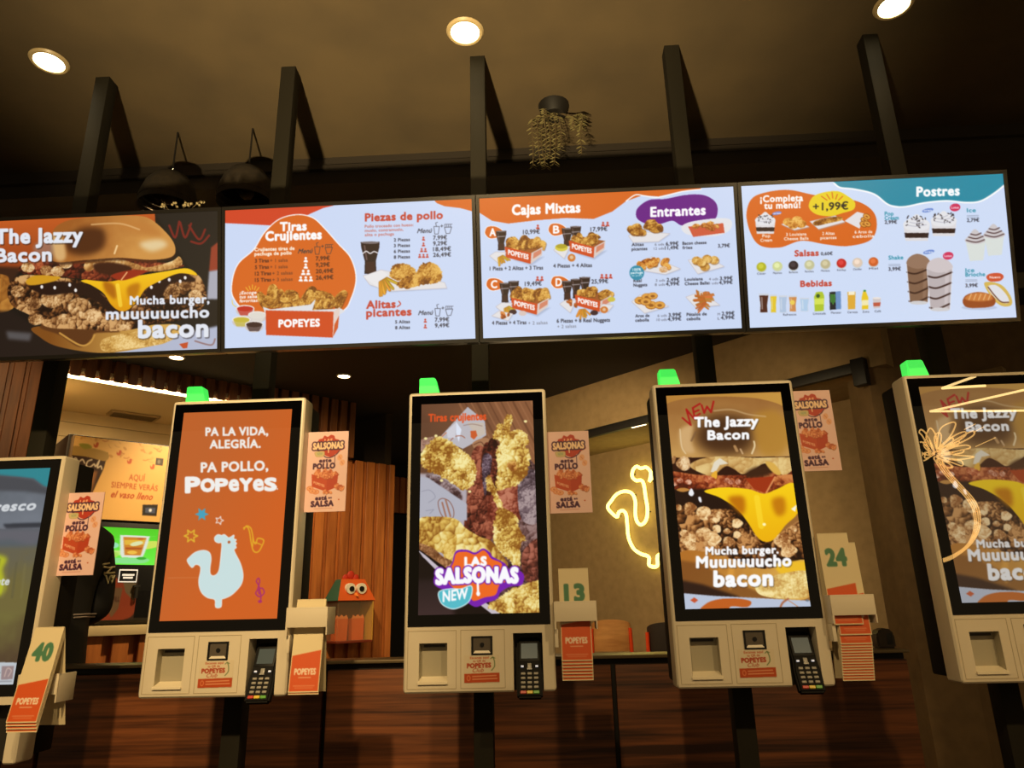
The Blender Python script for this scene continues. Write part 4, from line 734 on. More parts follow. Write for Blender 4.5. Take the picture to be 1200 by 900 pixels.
def art_kiosk_drink():
    A = Art(kiosk_corners(0), 200, 360, (84, 92, 98)); A.crop(0, 520, 5.0); A.slope = -.02
    A.grad([(-600, 120), (340, 130), (340, 500), (-600, 500)], (92, 98, 106), (112, 118, 128), (0, 180), (0, 500), noise=(90, .8))
    A.poly([(-600, 120), (330, 120), (320, 262), (260, 250), (200, 205), (120, 195), (40, 190), (-600, 150)], (44, 130, 140), soft=2)
    A.poly([(-600, 150), (0, 185), (120, 198), (200, 208), (260, 252), (300, 260), (300, 300), (150, 280), (-600, 260)], (70, 72, 78), soft=8)
    A.poly([(20, 470), (300, 460), (300, 490), (40, 500)], (48, 52, 60), soft=6); A.poly([(-600, 520), (40, 500), (270, 500), (200, 600), (60, 560), (-600, 640)], (96, 96, 104), soft=14)
    A.grad([(-600, 620), (340, 600), (300, 1400), (-600, 1400)], (98, 94, 78), (110, 100, 56), (0, 620), (0, 900), soft=14, noise=(120, .8)); A.poly([(-600, 640), (-10, 650), (20, 740), (-20, 900), (-600, 900)], (176, 180, 40), True, soft=12)
    for k in range(9): A.line([(-200+50*k, 640+10*k), (-250+54*k, 900)], 16, (120, 112, 70) if k % 2 else (86, 82, 60), al=.35)
    A.text('fresco', -64, 398, 212, 52, (206, 210, 214), y1=386, shear=.3, bold=.10); A.text('y naturalmente', -330, 838, 58, 44, (206, 210, 206), y1=826, shear=.3, bold=.08)
    A.crop(0, 690, 4.286)
    A.grad([(-500, 100), (160, 120), (120, 420), (-500, 420)], (112, 104, 56), (82, 64, 44), (0, 120), (0, 380), soft=14, noise=(100, .8)); A.poly([(-40, 368), (90, 370), (78, 486), (-40, 486)], (186, 192, 198)); A.poly([(12, 388), (74, 386), (66, 454), (8, 456)], (150, 130, 130)); A.line([(26, 440), (40, 400), (60, 410), (44, 440)], 5, (196, 170, 160), smooth=True); A.text('EUR', -60, 424, 4, 22, (40, 40, 44), bold=.06); A.line([(-30, 466), (60, 464)], 5, (140, 140, 146))
    return A

def plain_corners(w, h): return [(0, 0), (w, 0), (w, h), (0, h)]
def art_poster():
    A = Art(plain_corners(480, 900), 110, 206, (238, 200, 196)); A.crop(0, 0, 1); A.slope = -.02; PU = (70, 26, 60)
    A.poly([(80, 170), (120, 140), (130, 90), (175, 75), (195, 45), (235, 60), (270, 38), (310, 50), (325, 85), (370, 100), (385, 140), (430, 160), (440, 200), (390, 225), (360, 255), (330, 262), (300, 296), (240, 282), (205, 262), (180, 225), (110, 215)], (188, 60, 40), True)
    A.line([(110, 210), (180, 240), (210, 285), (270, 300), (345, 265), (380, 225)], 10, PU, smooth=True)
    A.text('LAS', 200, 120, 290, 36, (246, 190, 150), bold=.12); A.text('SALSONAS', 70, 200, 420, 70, (248, 214, 176), bold=.13, outline=(PU, 14)); A.line([(250, 190), (252, 240)], 12, (248, 214, 176))
    A.poly([(100, 232), (190, 226), (206, 250), (190, 282), (120, 284), (98, 262)], (206, 190, 140), True, edge=(6, (170, 150, 100))); A.text('NEW', 122, 268, 182, 28, (150, 170, 130), bold=.06)
    A.line([(330, 270), (332, 400)], 6, PU, smooth=True)
    for x, y in ((390, 300), (420, 360)): A.ell(x, y, 30, 36, (236, 176, 140), .4); A.line([(x-12, y-14), (x+10, y+16)], 6, (206, 120, 90))
    A.text('este', 150, 350, 290, 40, PU, bold=.13); A.text('POLLO', 84, 424, 336, 58, PU, bold=.14)
    C3 = ((170, 74, 40), (214, 122, 80), (240, 176, 130)); strips(A, 240, 510, 280, 80, 7, 5, C3, .09)
    A.poly([(70, 480), (250, 540), (250, 680), (80, 620)], (196, 78, 44)); A.poly([(250, 540), (380, 490), (370, 630), (250, 680)], (186, 66, 36)); A.text('POPEYES', 98, 585, 226, 26, (240, 190, 160), y1=630, bold=.08); pile(A, 230, 510, 260, 50, 9, C3, .2, 12)
    for x, y in ((60, 640), (130, 680), (90, 670)): A.ell(x, y, 40, 28, (222, 140, 96)); A.ell(x, y, 30, 18, (236, 176, 136)); A.ell(x, y, 12, 8, (206, 120, 84))
    pile(A, 380, 640, 110, 70, 4, C3, .5, 13); pile(A, 260, 690, 120, 30, 4, C3, .4, 14)
    A.text('está', 130, 770, 260, 42, PU, bold=.13); A.text('en', 280, 758, 318, 24, PU, bold=.1); A.text('SALSA', 84, 842, 340, 58, PU, bold=.14); A.line([(120, 866), (330, 862)], 4, (190, 120, 100)); A.ell(400, 770, 9, 7, (190, 80, 40))
    return A
def art_card(num, top=(228, 212, 172), num_c=(74, 128, 96)):
    A = Art(plain_corners(200, 560), 60, 168, top); A.crop(0, 0, 1); A.slope = 0
    if num: A.text(num, 40, 200, 162, 98, num_c, bold=.13)
    A.poly([(5, 345), (195, 312), (195, 553), (5, 553)], (214, 88, 34)); A.text('POPEYES', 30, 456, 170, 34, (244, 226, 206), bold=.1); A.line([(60, 474), (140, 474)], 5, (236, 190, 160)); A.line([(30, 522), (170, 522)], 5, (232, 170, 140), al=.7); A.line([(40, 534), (160, 534)], 4, (232, 170, 140), al=.6)
    return A
def art_sticker():
    A = Art(plain_corners(300, 240), 90, 72, (224, 210, 182)); A.crop(0, 0, 1); A.slope = -.02; R_ = (176, 62, 34)
    A.text('Escanea aquí', 52, 34, 212, 20, (186, 90, 60), bold=.07); A.text('tu QR de', 76, 62, 180, 20, (186, 90, 60), bold=.07); A.text('POPEYES', 26, 112, 226, 38, R_, bold=.12); A.text('Club', 72, 150, 166, 34, R_, shear=.3, bold=.02)
    G = (110, 130, 80); A.line([(232, 136), (258, 100), (256, 50), (244, 22)], 8, G, smooth=True); A.line([(226, 34), (242, 18), (262, 30)], 7, G)
    A.poly([(2, 162), (298, 156), (298, 236), (2, 240)], (190, 76, 34)); A.ell(38, 200, 17, 26, (222, 130, 84)); A.ell(38, 200, 9, 16, (190, 76, 34)); A.line([(72, 186), (270, 180)], 11, (224, 150, 110)); A.line([(72, 210), (276, 206)], 11, (224, 150, 110))
    return A
def art_dispenser_sign():
    A = Art(plain_corners(1780, 740), 300, 125, (232, 180, 104)); A.crop(-185, -55, 1); A.slope = 0; R_ = (186, 88, 40)
    r = random.Random(4)
    for i in range(54):
        x = -100+1250*r.random(); y = 15+215*r.random()*(1 if x > 420 or x < 60 else .25); c = ((206, 146, 74), (196, 120, 60), (212, 156, 90))[i % 3]; a = r.random()*3
        if i % 3: A.line([(x-32*math.cos(a), y-18*math.sin(a)), (x, y+8), (x+32*math.cos(a), y+18*math.sin(a))], 8, c, smooth=True)
        else: A.ell(x, y, 24, 13, c, a)
    for x, y in ((60, 190), (680, 170), (810, 240), (1080, 270), (420, 120)): A.poly([(x-26, y-10), (x-8, y+4), (x+2, y-24), (x+24, y-20), (x+20, y+18), (x-6, y+26), (x-24, y+12)], (196, 84, 40), True)
    A.poly([(110, 170), (560, 180), (540, 330), (460, 560), (470, 800), (170, 800), (200, 520), (130, 320)], (58, 30, 14)); A.poly([(118, 165), (300, 150), (550, 180), (545, 260), (340, 240), (125, 230)], (176, 138, 70), True); A.poly([(240, 130), (330, 120), (380, 150), (300, 170)], (150, 140, 50), True)
    A.poly([(330, 380), (480, 360), (450, 560), (460, 790), (340, 790)], (150, 96, 46), soft=10); A.poly([(360, 520), (420, 520), (420, 640), (350, 640)], (76, 38, 18), soft=6)
    A.line([(140, 290), (165, 240), (190, 262), (180, 292), (230, 262), (260, 296), (300, 268), (330, 300)], 14, (232, 214, 190), smooth=True); A.line([(400, 262), (360, 280), (352, 322), (392, 330), (430, 300), (450, 320), (480, 262), (470, 330), (505, 312), (520, 340)], 15, (232, 214, 190), smooth=True)
    A.text('AQUÍ', 830, 418, 1010, 56, R_, bold=.05); A.text('SIEMPRE VERÁS', 648, 500, 1174, 52, R_, bold=.05)
    A.text('el vaso lleno', 660, 590, 1130, 60, (176, 66, 26), shear=.35, bold=.05)
    A.poly([(1110, 180), (1200, 180), (1200, 250), (1110, 250)], (70, 54, 40)); A.ell(1150, 215, 18, 22, (120, 110, 100)); A.poly([(1025, 640), (1200, 630), (1200, 740), (1035, 740)], (26, 20, 18)); A.poly([(1060, 664), (1180, 660), (1180, 716), (1065, 716)], (70, 78, 110)); A.ell(1120, 688, 18, 16, (226, 232, 250))
    return A
def art_dispenser_screen():
    A = Art(plain_corners(600, 450), 120, 90, (92, 222, 44)); A.crop(0, 0, 1)
    A.grad([(0, 0), (600, 0), (600, 450), (0, 450)], (82, 206, 36), (110, 240, 70), (0, 0), (0, 450)); A.line([(60, 130), (300, 150), (560, 90)], 4, (150, 240, 110), al=.7)
    for P, c in (([(240, 300), (360, 280), (380, 330), (220, 360)], (190, 232, 120)), ([(200, 330), (330, 300), (340, 360), (240, 380)], (170, 220, 90)), ([(470, 180), (570, 150), (580, 220), (480, 260)], (206, 224, 90))): A.poly(P, c, True)
    A.ell(300, 220, 46, 40, (150, 226, 180)); A.poly([(250, 380), (520, 370), (500, 430), (300, 430)], (150, 220, 170), True, al=.7)
    A.poly([(346, 110), (360, 92), (510, 92), (524, 110), (500, 340), (470, 362), (396, 362), (364, 340)], (222, 228, 214), True); A.poly([(364, 112), (506, 112), (484, 336), (386, 336)], (206, 130, 40)); A.poly([(372, 150), (500, 140), (494, 200), (380, 210)], (226, 180, 60)); A.ell(450, 190, 44, 24, (220, 226, 170), -.6); A.poly([(384, 240), (490, 236), (486, 262), (388, 266)], (176, 84, 30)); A.ell(430, 300, 30, 22, (240, 190, 70)); A.ell(470, 130, 20, 12, (196, 90, 40)); A.ell(490, 370, 30, 18, (60, 170, 50))
    return A
# ------------------------------------------------------------------ materials
WOODPANEL = wood('walnut_laminate', (64, 32, 15), (146, 84, 43), scale=(.5, 1, 16), rough=.45)
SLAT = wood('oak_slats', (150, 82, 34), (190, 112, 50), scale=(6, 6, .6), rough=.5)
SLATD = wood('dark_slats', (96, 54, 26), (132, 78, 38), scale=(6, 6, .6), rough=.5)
STEEL = mat('grey_painted_steel', (34, 31, 23), .75, spec=.2)
BLACK = mat('black_plastic', (14, 13, 13), .35); BLACKM = mat('matt_black_metal', (18, 16, 14), .55)
CREAM = mat('ivory_plastic', (226, 214, 190), .38); GLASSB = mat('black_glass', (5, 5, 6), .01, spec=.5)
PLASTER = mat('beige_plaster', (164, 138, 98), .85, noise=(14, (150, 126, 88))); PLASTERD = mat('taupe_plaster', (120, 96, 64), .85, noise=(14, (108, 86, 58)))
CEILD = mat('brown_black_ceiling', (84, 70, 46), .9, noise=(3, (72, 60, 40))); CEILB = mat('dark_ceiling', (46, 38, 28), .9)
TILEW = mat('cream_boards', (206, 186, 146), .6)
GLOW = mat('warm_lamp', (255, 240, 200), .5, emit=(255, 236, 190), estr=14); LEDM = mat('warm_led', (255, 240, 200), .5, emit=(255, 226, 160), estr=7)
NEON = mat('neon_tube', (255, 250, 180), .4, emit=(255, 238, 120), estr=3.0)
U = Vector((1, 1, 0)).normalized()                                  # the rear rooms stand at 45 degrees to the kiosk row
V = Vector((1, -1, 0)).normalized()
def onP(k, c):                                                      # point of the plane x - y = c seen in direction x/y = k
    y = -c/(1-k); return Vector((k*y, y, 0))
def onQ(k, c):                                                      # point of the plane x + y = c
    y = c/(1+k); return Vector((k*y, y, 0))
def wall_slab(name, a, b, z0, z1, nrm, th, m, kind='structure'):
    a, b = Vector(a), Vector(b)
    o = MB().slab((a.x, a.y, CZ+z0), (b.x, b.y, CZ+z0), (b.x, b.y, CZ+z1), (a.x, a.y, CZ+z1), nrm, th).build(name, m, smooth=False)
    return tag(o, kind=kind)
def slat_wall(name, a, b, z0, z1, m, pitch=.105, gap=.3, out=.035, nrm=(.7071, -.7071, 0)):
    a, b = Vector((a[0], a[1], 0)), Vector((b[0], b[1], 0)); d = b-a; L = d.length; d.normalize(); n = Vector(nrm); mb = MB()
    M = Matrix(((d.x, n.x, 0, a.x), (d.y, n.y, 0, a.y), (0, 0, 1, 0), (0, 0, 0, 1)))
    mb.box(0, L, -.03, 0, CZ+z0, CZ+z1, M=M)
    k = int(L/pitch)
    for i in range(k+1):
        x0 = i*pitch; x1 = min(x0+pitch*(1-gap), L)
        if x1-x0 > .02: mb.box(x0, x1, 0, out, CZ+z0, CZ+z1, bev=.004, M=M, seg=1)
    return mb.build(name, m)

# ------------------------------------------------------------------ the room
tag(MB().box(-9, 7, -4, 13, -.1, 0).build('floor', mat('brown_tiles', (84, 66, 48), .5)), kind='structure')
tag(MB().box(-9, 7, -4, 3.0, CZ+H_FRONT, CZ+H_FRONT+.12).build('ceiling', CEILD), kind='structure')
HB = 2.0
tag(MB().box(-9, 7, 3.1, 13, CZ+HB, CZ+HB+.1).build('ceiling_rear', CEILB), kind='structure')
tag(MB().box(-9, 7, 3.0, 3.1, CZ+HB, CZ+H_FRONT+.12).box(-9, 7, 2.975, 3.0, CZ+HB+.07, CZ+HB+.09).build('trim_1', mat('dark_bulkhead', (40, 33, 25), .8)), kind='structure')
# left: slatted wall, alcove with its soffit, slatted screen, dark passage
PC = -8.95
kA, kB, kC, kD = -.748, -.43, -.284, -.217
pa, pb, pc, pd = (onP(k, PC) for k in (kA, kB, kC, kD))
far = onP(-.93, PC)
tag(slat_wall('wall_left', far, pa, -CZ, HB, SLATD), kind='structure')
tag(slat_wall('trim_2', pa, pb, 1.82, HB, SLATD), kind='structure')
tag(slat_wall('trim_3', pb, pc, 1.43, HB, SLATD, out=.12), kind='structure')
tag(slat_wall('wall_screen', pb, pd, -CZ, 1.43, SLAT, pitch=.135), kind='structure')
back = 1.31
a2, b2 = pa-V*back, pb-V*back
wb = MB()
for i in range(22):
    z0 = -CZ+i*.138; wb.slab((a2.x, a2.y, CZ+z0), (b2.x, b2.y, CZ+z0), (b2.x, b2.y, CZ+z0+.133), (a2.x, a2.y, CZ+z0+.133), -V, .04)
tag(wb.build('wall_alcove', TILEW, smooth=False), kind='structure')
tag(MB().slab((pa.x, pa.y, CZ+1.85), (pb.x, pb.y, CZ+1.85), (b2.x, b2.y, CZ+1.85), (a2.x, a2.y, CZ+1.85), (0, 0, 1), .05).build('ceiling_alcove', TILEW, smooth=False), kind='structure')
wall_slab('wall_alcove_side', pb, b2, -CZ, 1.85, U, .05, TILEW)
wall_slab('wall_alcove_end', pa, a2, -CZ, 1.85, -U, .05, TILEW)
led = MB(); q0, q1 = pa+V*.012, pb+V*.012
led.tube([(q0.x, q0.y, CZ+1.815), (q1.x, q1.y, CZ+1.815)], .016)
tag(led.build('led_strip', LEDM), 'warm white LED line along the soffit edge over the drinks alcove', 'light strip')
vt = thing('air_vent', (0, 0, 0), 'pale slotted air vent in the alcove ceiling above the drinks dispenser', 'vent')
vc = onP(-.612, PC-1.55)
Mv = Matrix(((U.x, V.x, 0, vc.x), (U.y, V.y, 0, vc.y), (0, 0, 1, CZ+1.85), (0, 0, 0, 1)))
MB().box(-.22, .22, -.1, .1, -.02, 0, bev=.004, M=Mv).build('frame', mat('vent_beige', (150, 128, 92), .6), vt)
fn = MB()
for i in range(7): fn.box(-.19, .19, -.085+i*.025, -.075+i*.025, -.026, -.02, M=Mv)
fn.build('slats', mat('vent_dark', (96, 80, 56), .6), vt)
# passage at the far end
e0, e1 = onP(-.26, -12.4), onP(.05, -12.4)
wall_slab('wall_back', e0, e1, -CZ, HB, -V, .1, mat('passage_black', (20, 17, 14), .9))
l0, l1 = onP(-.226, -12.2), onP(-.1, -12.2)
tag(slat_wall('trim_4', l0, l1, 12.2/1.2*.126, 12.2/1.2*.176, SLAT), kind='structure')
wall_slab('wall_passage', pd-V*.05, pd-V*2.6, -CZ, HB, -U, .08, mat('passage_brown', (52, 40, 28), .9))
# right: bulkhead, soffit and the long plaster wall
w0, w1 = onQ(-.10, 8.0), onQ(.66, 8.0)
wall_slab('wall_right', w0, w1, -CZ, 1.5, -Vector((-1, -1, 0)), .1, PLASTER)
b0, b1 = onQ(-.09, 7.0), onQ(.50, 7.0)
nq = Vector((1, 1, 0)).normalized()
tag(MB().slab((b0.x, b0.y, CZ+1.5), (b1.x, b1.y, CZ+1.5), (b1.x, b1.y, CZ+HB), (b0.x, b0.y, CZ+HB), nq, .75).build('trim_5', PLASTER, smooth=False), kind='structure')
rl = thing('wall_rail', (0, 0, 0), 'long black rail along the lower edge of the plaster bulkhead', 'rail')
r0, r1 = b0-nq*.005, onQ(.474, 7.0)-nq*.005; dr = (r1-r0).normalized()
Mr = Matrix(((dr.x, nq.x, 0, r0.x), (dr.y, nq.y, 0, r0.y), (0, 0, 1, CZ+1.475), (0, 0, 0, 1)))
Lr = (r1-r0).length
MB().box(0, Lr, -.05, 0, 0, .075, bev=.006, M=Mr).build('channel', BLACKM, rl)
s0 = (onQ(.130, 7.0)-r0).length; s1 = (onQ(.150, 7.0)-r0).length
MB().box(s0, s1, -.03, -.012, -.004, .002, M=Mr).build('lamp_slot', mat('slot_light', (255, 240, 210), .5, emit=(255, 236, 196), estr=2.5), rl)
MB().box(Lr-.09, Lr, -.075, 0, -.10, .09, bev=.006, M=Mr).build('end_bracket', BLACKM, rl)
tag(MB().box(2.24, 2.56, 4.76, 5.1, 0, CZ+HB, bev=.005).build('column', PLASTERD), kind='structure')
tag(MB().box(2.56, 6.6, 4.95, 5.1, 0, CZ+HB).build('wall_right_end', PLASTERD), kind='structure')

# ------------------------------------------------------------------ ceiling lamps
def downlight(px, py, h, label, r=.075, tilt=0):
    r *= .74
    d = ray(px, py); k = h/d[2]; p = CAM+d*k
    t = thing('ceiling_downlight', tuple(p), label, 'downlight', 'recessed ceiling downlights')
    MB().lathe([(r*1.02, .0), (r*1.28, 0), (r*1.32, -.004), (r*1.2, -.012), (r*1.02, -.012), (r*1.0, -.004)], 28).build('trim_ring', mat('lamp_ring', (180, 160, 120), .4), t)
    MB().lathe([(0, -.014), (r*.6, -.013), (r, -.008)], 28).build('lens', GLOW, t)
    return p
fr = [downlight(58, 71, H_FRONT, 'glowing round ceiling downlight above the burger menu board'), downlight(545, 36, H_FRONT, 'glowing round ceiling downlight at the top centre'), downlight(1047, 5, H_FRONT, 'glowing round ceiling downlight cut by the top edge at right')]
for p in fr: light('SPOT', 'downlight_beam', (p[0], p[1], p[2]-.03), 3, WARM, .05, (p[0], p[1]-.05, 0), 110, 1.0)
bk = [downlight(403, 440, HB, 'small far ceiling downlight seen above the slatted screen', .07), downlight(207, 418, HB, 'small far ceiling downlight just under the burger menu board', .07)]
for p in bk: light('SPOT', 'downlight_beam', (p[0], p[1], p[2]-.03), 22, WARM, .05, (p[0], p[1], 0), 110, 1.0)

# ------------------------------------------------------------------ posts and counter
for i, x in enumerate((-1.79, -1.0, -.215, .575, 1.364)):
    who = ('the kiosk at the left edge', 'the orange rooster kiosk', 'the fried chicken kiosk', 'the burger kiosk by the neon sign', 'the kiosk at the right edge')[i]
    t = thing('support_post', (x, 2.40, 0), 'square dark steel post behind '+who, 'post', 'steel posts behind the kiosks')
    MB().box(-.03, .03, -.03, .03, 0, CZ+H_FRONT, bev=.003).build('shaft', STEEL, t)
    MB().box(-.07, .07, -.07, .07, 0, .012, bev=.003).build('base_plate', STEEL, t)
t = thing('board_rail', (0, 0, 0), 'dark steel crossbar on the posts carrying the menu boards', 'rail')
MB().box(-2.3, 1.9, 2.32, 2.37, CZ+1.0, CZ+1.06, bev=.004).build('bar', STEEL, t)
for xc in BXC: MB().box(xc-.05, xc+.05, 2.10, 2.325, CZ+.99, CZ+1.07, bev=.004).build('bracket', STEEL, t)
PT = -.192; t = thing('counter_partition', (0, 2.9, 0), 'long low partition of dark brown wood panels behind the kiosks', 'partition')
seams = (-4.2, -3.07, -1.97, -.872, .231, 1.33)
for a, b in zip(seams, seams[1:]): MB().box(a+.009, b-.009, 0, .03, .08, CZ+PT-.035, bev=.002).build('panel', WOODPANEL, t)
MB().box(-4.2, 1.325, .03, .14, 0, CZ+PT-.01).build('core', BLACKM, t)
MB().box(-4.2, 1.335, -.004, .15, CZ+PT-.012, CZ+PT, bev=.003).build('top_ledge', mat('bronze_ledge', (120, 104, 76), .35, metal=.3), t)

# ------------------------------------------------------------------ things in the rear rooms
ct = thing('service_counter', (0, 0, 0), 'pale counter with slatted wood front under the drinks dispenser', 'counter')
CC = -7.6; c0, c1 = onP(-.86, CC), onP(-.36, CC); d = U
Mc = Matrix(((U.x, -V.x, 0, c0.x), (U.y, -V.y, 0, c0.y), (0, 0, 1, 0), (0, 0, 0, 1))); Lc = (c1-c0).length
MB().box(0, Lc, 0, .75, CZ-.135, CZ-.075, bev=.006, M=Mc).build('worktop', mat('cream_worktop', (220, 196, 150), .35), ct)
sf = MB(); sf.box(0, Lc, .07, .72, 0, CZ-.135, M=Mc)
for i in range(int(Lc/.16)): sf.box(i*.16, i*.16+.10, .03, .07, .06, CZ-.136, bev=.004, M=Mc, seg=1)
sf.build('slatted_front', SLAT, ct)
# drinks dispenser
DC = -8.0; k0, k1 = -.700, -.47; d0, d1 = onP(k0, DC), onP(k1, DC); Wd = (d1-d0).length; zt, zb = DC/-(1-k0)*.2535, -.07
ds = thing('drinks_dispenser', (d0.x, d0.y, CZ+zb), 'tall self-service drinks machine with peach sign and green screen', 'drinks machine')
ds.rotation_euler.z = math.pi/4
Hd = zt-zb; zs = Hd*.555                                            # sign begins here
MB().box(-.03, Wd+.03, .0, .62, 0, Hd+.02, bev=.01).build('cabinet', mat('dispenser_brown', (44, 32, 22), .4), ds)
MB().box(-.012, Wd+.012, -.05, .0, zs, Hd, bev=.006).build('sign_box', mat('sign_side', (150, 116, 78), .5), ds)
MS = art_mat('printed_sign', False, .45); A = art_dispenser_sign(); me = A.mesh('sign', MS, Wd, Hd-zs); put('sign', me, ds, (Wd/2, -.0515, zs))
MB().box(0, Wd, -.035, 0, .02, zs-.01, bev=.006).build('front_panel', BLACK, ds)
A = art_dispenser_screen(); put('screen', A.mesh('screen', art_mat('lit_screen_green', True, .3, 1.0), Wd*.62, Hd*.2), ds, (Wd*.315, -.0365, zs-.05-Hd*.2))
lg = MB(); lg.box(Wd*.385, Wd*.50, -.041, -.035, zs-Hd*.335, zs-Hd*.265, bev=.002); lg.build('logo_plate', mat('plate_white', (230, 228, 222), .4, emit=(220, 220, 216), estr=.5), ds)
lg = MB(); lg.box(Wd*.391, Wd*.494, -.0425, -.040, zs-Hd*.328, zs-Hd*.272); lg.build('logo_field', BLACK, ds)
tx = MB(); tx.box(Wd*.405, Wd*.48, -.044, -.042, zs-Hd*.30, zs-Hd*.290); tx.box(Wd*.412, Wd*.472, -.044, -.042, zs-Hd*.315, zs-Hd*.305); tx.build('logo_lettering', mat('plate_white'), ds)
MB().cyl((Wd*.30, -.036, zs-Hd*.3), (Wd*.30, -.045, zs-Hd*.3), .012).build('sensor', mat('plate_white'), ds)
nz = MB(); nz.box(Wd*.08, Wd*.92, -.036, -.034, .04, zs-Hd*.38); nz.build('dispense_bay', mat('bay_black', (10, 9, 9), .2), ds)
A = Art(plain_corners(300, 200), 90, 60, (40, 22, 16)); A.crop(0, 0, 1); A.poly([(20, 40), (200, 20), (290, 70), (280, 190), (20, 190)], (128, 50, 26), True); A.poly([(200, 20), (290, 20), (290, 120), (230, 80)], (96, 84, 66)); A.poly([(120, 60), (210, 60), (200, 150), (165, 190), (130, 150)], (96, 74, 54)); A.line([(40, 150), (70, 170), (110, 90), (90, 70), (50, 140)], 10, (90, 60, 44), smooth=True); A.text('REFILL', 132, 120, 200, 20, (60, 30, 20), bold=.08)
put('bay_poster', A.mesh('bay_poster', MS, Wd*.30, Hd*.24), ds, (Wd*.36, -.0375, .03))
for f in (.3, .5, .7): MB().cyl((Wd*f, -.06, zs-Hd*.42), (Wd*f, -.06, zs-Hd*.36), .014).box(Wd*f-.02, Wd*f+.02, -.07, -.034, zs-Hd*.36, zs-Hd*.35).build('nozzle', BLACKM, ds)
# toy dispenser box with a chick face, fixed to the slatted screen
lc = onP(-.263, PC+.40)
lt = thing('toy_box', (lc.x, lc.y, CZ-.30), 'orange chick-faced display box with clear front on the slatted screen', 'display box', rz=math.pi/4)
MO = mat('orange_card', (214, 92, 30), .55); MCL = mat('clear_acrylic', (235, 210, 170), .05, alpha=.06); W2 = .185
MB().box(-W2, W2, 0, .24, 0, .02, bev=.003).build('base', mat('red_brown_card', (120, 44, 20), .6), lt)
MB().box(-W2, W2, .225, .24, .02, .37).build('back', mat('card_brown', (126, 66, 26), .6), lt)
MB().box(-W2, W2, 0, .006, .02, .37).build('front_pane', MCL, lt)
sd = MB(); sd.box(W2-.008, W2, 0, .24, .02, .37); sd.build('side_panel', mat('yellow_card', (206, 158, 60), .5), lt); MB().box(-W2, -W2+.008, 0, .24, .02, .37).build('side_panel', MCL, lt)
rf = MB(); rf.slab((-W2-.01, -.012, .37), (W2+.01, -.012, .37), (W2-.06, .07, .56), (-W2+.06, .07, .56), (0, .06, -.03), .01); rf.slab((-W2-.01, .25, .37), (W2+.01, .25, .37), (W2-.06, .17, .56), (-W2+.06, .17, .56), (0, -.06, -.03), .01); rf.slab((W2+.01, -.012, .37), (W2+.01, .25, .37), (W2-.06, .17, .56), (W2-.06, .07, .56), (-.06, 0, -.03), .01); rf.box(-W2+.06, W2-.06, .07, .17, .55, .562); rf.build('roof', MO, lt)
MB().slab((-W2-.012, -.012, .37), (-W2-.012, .25, .37), (-W2+.058, .17, .56), (-W2+.058, .07, .56), (.06, 0, -.03), .01).build('roof_end', mat('teal_card', (52, 104, 84), .6), lt)
cb = MB()
for dx, dz, r in ((-.055, .575, .032), (0, .60, .04), (.055, .575, .034)): cb.sph((dx, .12, dz), r, 1, .4, 1)
cb.build('comb', mat('red_card', (190, 48, 24), .6), lt)
for sx in (-.058, .058):
    e = MB().cyl((sx, .0, .475), (sx, .045, .475), .048).build('eye', mat('eye_white', (240, 232, 212), .4), lt)
    MB().cyl((sx*.9, -.008, .472), (sx*.9, .0, .472), .024).build('pupil', BLACK, e)
MB().cyl((0, .02, .42), (0, -.03, .405), .022, .003).build('beak', mat('beak_orange', (240, 140, 60), .5), lt)
for i, sx in enumerate((-.085, .085)):
    cx_ = lc+U*sx-V*.10; q = thing('snack_carton', (cx_.x, cx_.y, CZ-.30+.0205), ('left' if i == 0 else 'right')+' small orange carton inside the chick-faced display box', 'carton', 'cartons inside the display box', rz=math.pi/4)
    m = MB(); m.prism([(-.06, 0), (.06, 0), (.066, .19), (-.066, .19)], .08); m.build('carton_body', MO, q)
    fl = MB(); fl.prism([(-.066, .19), (.066, .19), (.05, .222), (.02, .205), (0, .225), (-.025, .205), (-.05, .22)], .01); fl.build('top_flap', mat('orange_card_pale', (226, 130, 70), .6), q)
# neon bird on the long wall
ns = thing('neon_sign', (0, 0, 0), 'glowing yellow neon outline of a rooster on the beige wall', 'neon sign')
def onwall(px, py, off=.05):
    return atN(px, py, 1, 1, 8.0-off*1.414)
Wc = lambda L, ox, oy, k: [(ox+a/k, oy+b/k) for a, b in L]
path = Wc([(342, 345), (344, 318), (330, 303), (312, 306), (298, 300), (286, 312), (284, 334), (296, 346), (314, 346), (322, 360), (328, 400), (334, 440), (330, 475), (314, 492), (300, 482), (294, 455), (294, 415), (282, 388), (256, 382), (232, 392), (216, 412), (203, 436), (232, 466), (240, 450), (254, 446), (264, 460), (268, 500), (272, 535), (288, 570), (312, 588), (338, 598), (340, 626), (366, 628), (368, 594)], 640, 440, 2.8125)
rest = [(368, 594), (400, 585), (428, 560), (440, 520), (430, 470), (405, 420), (396, 380), (402, 362), (396, 350), (402, 338), (392, 330), (398, 312), (378, 318), (360, 330), (342, 345)]
path += Wc(rest[1:], 640, 440, 2.8125)
pts = spline([tuple(onwall(*p)) for p in path], 5, True)
MB().tube(pts, .017, 8, True).build('tube', NEON, ns)
for i in range(0, len(pts), 28):
    p = Vector(pts[i]); MB().cyl(p, p+nq*.05, .006).build('stand_off', BLACKM, ns)
ey = onwall(738+17/2.8, 440+0.0+110)
cpt = pts.mean(0); light('POINT', 'neon_glow', (cpt[0]-.25, cpt[1]-.25, cpt[2]), 2.5, (1, .86, .3), .25)
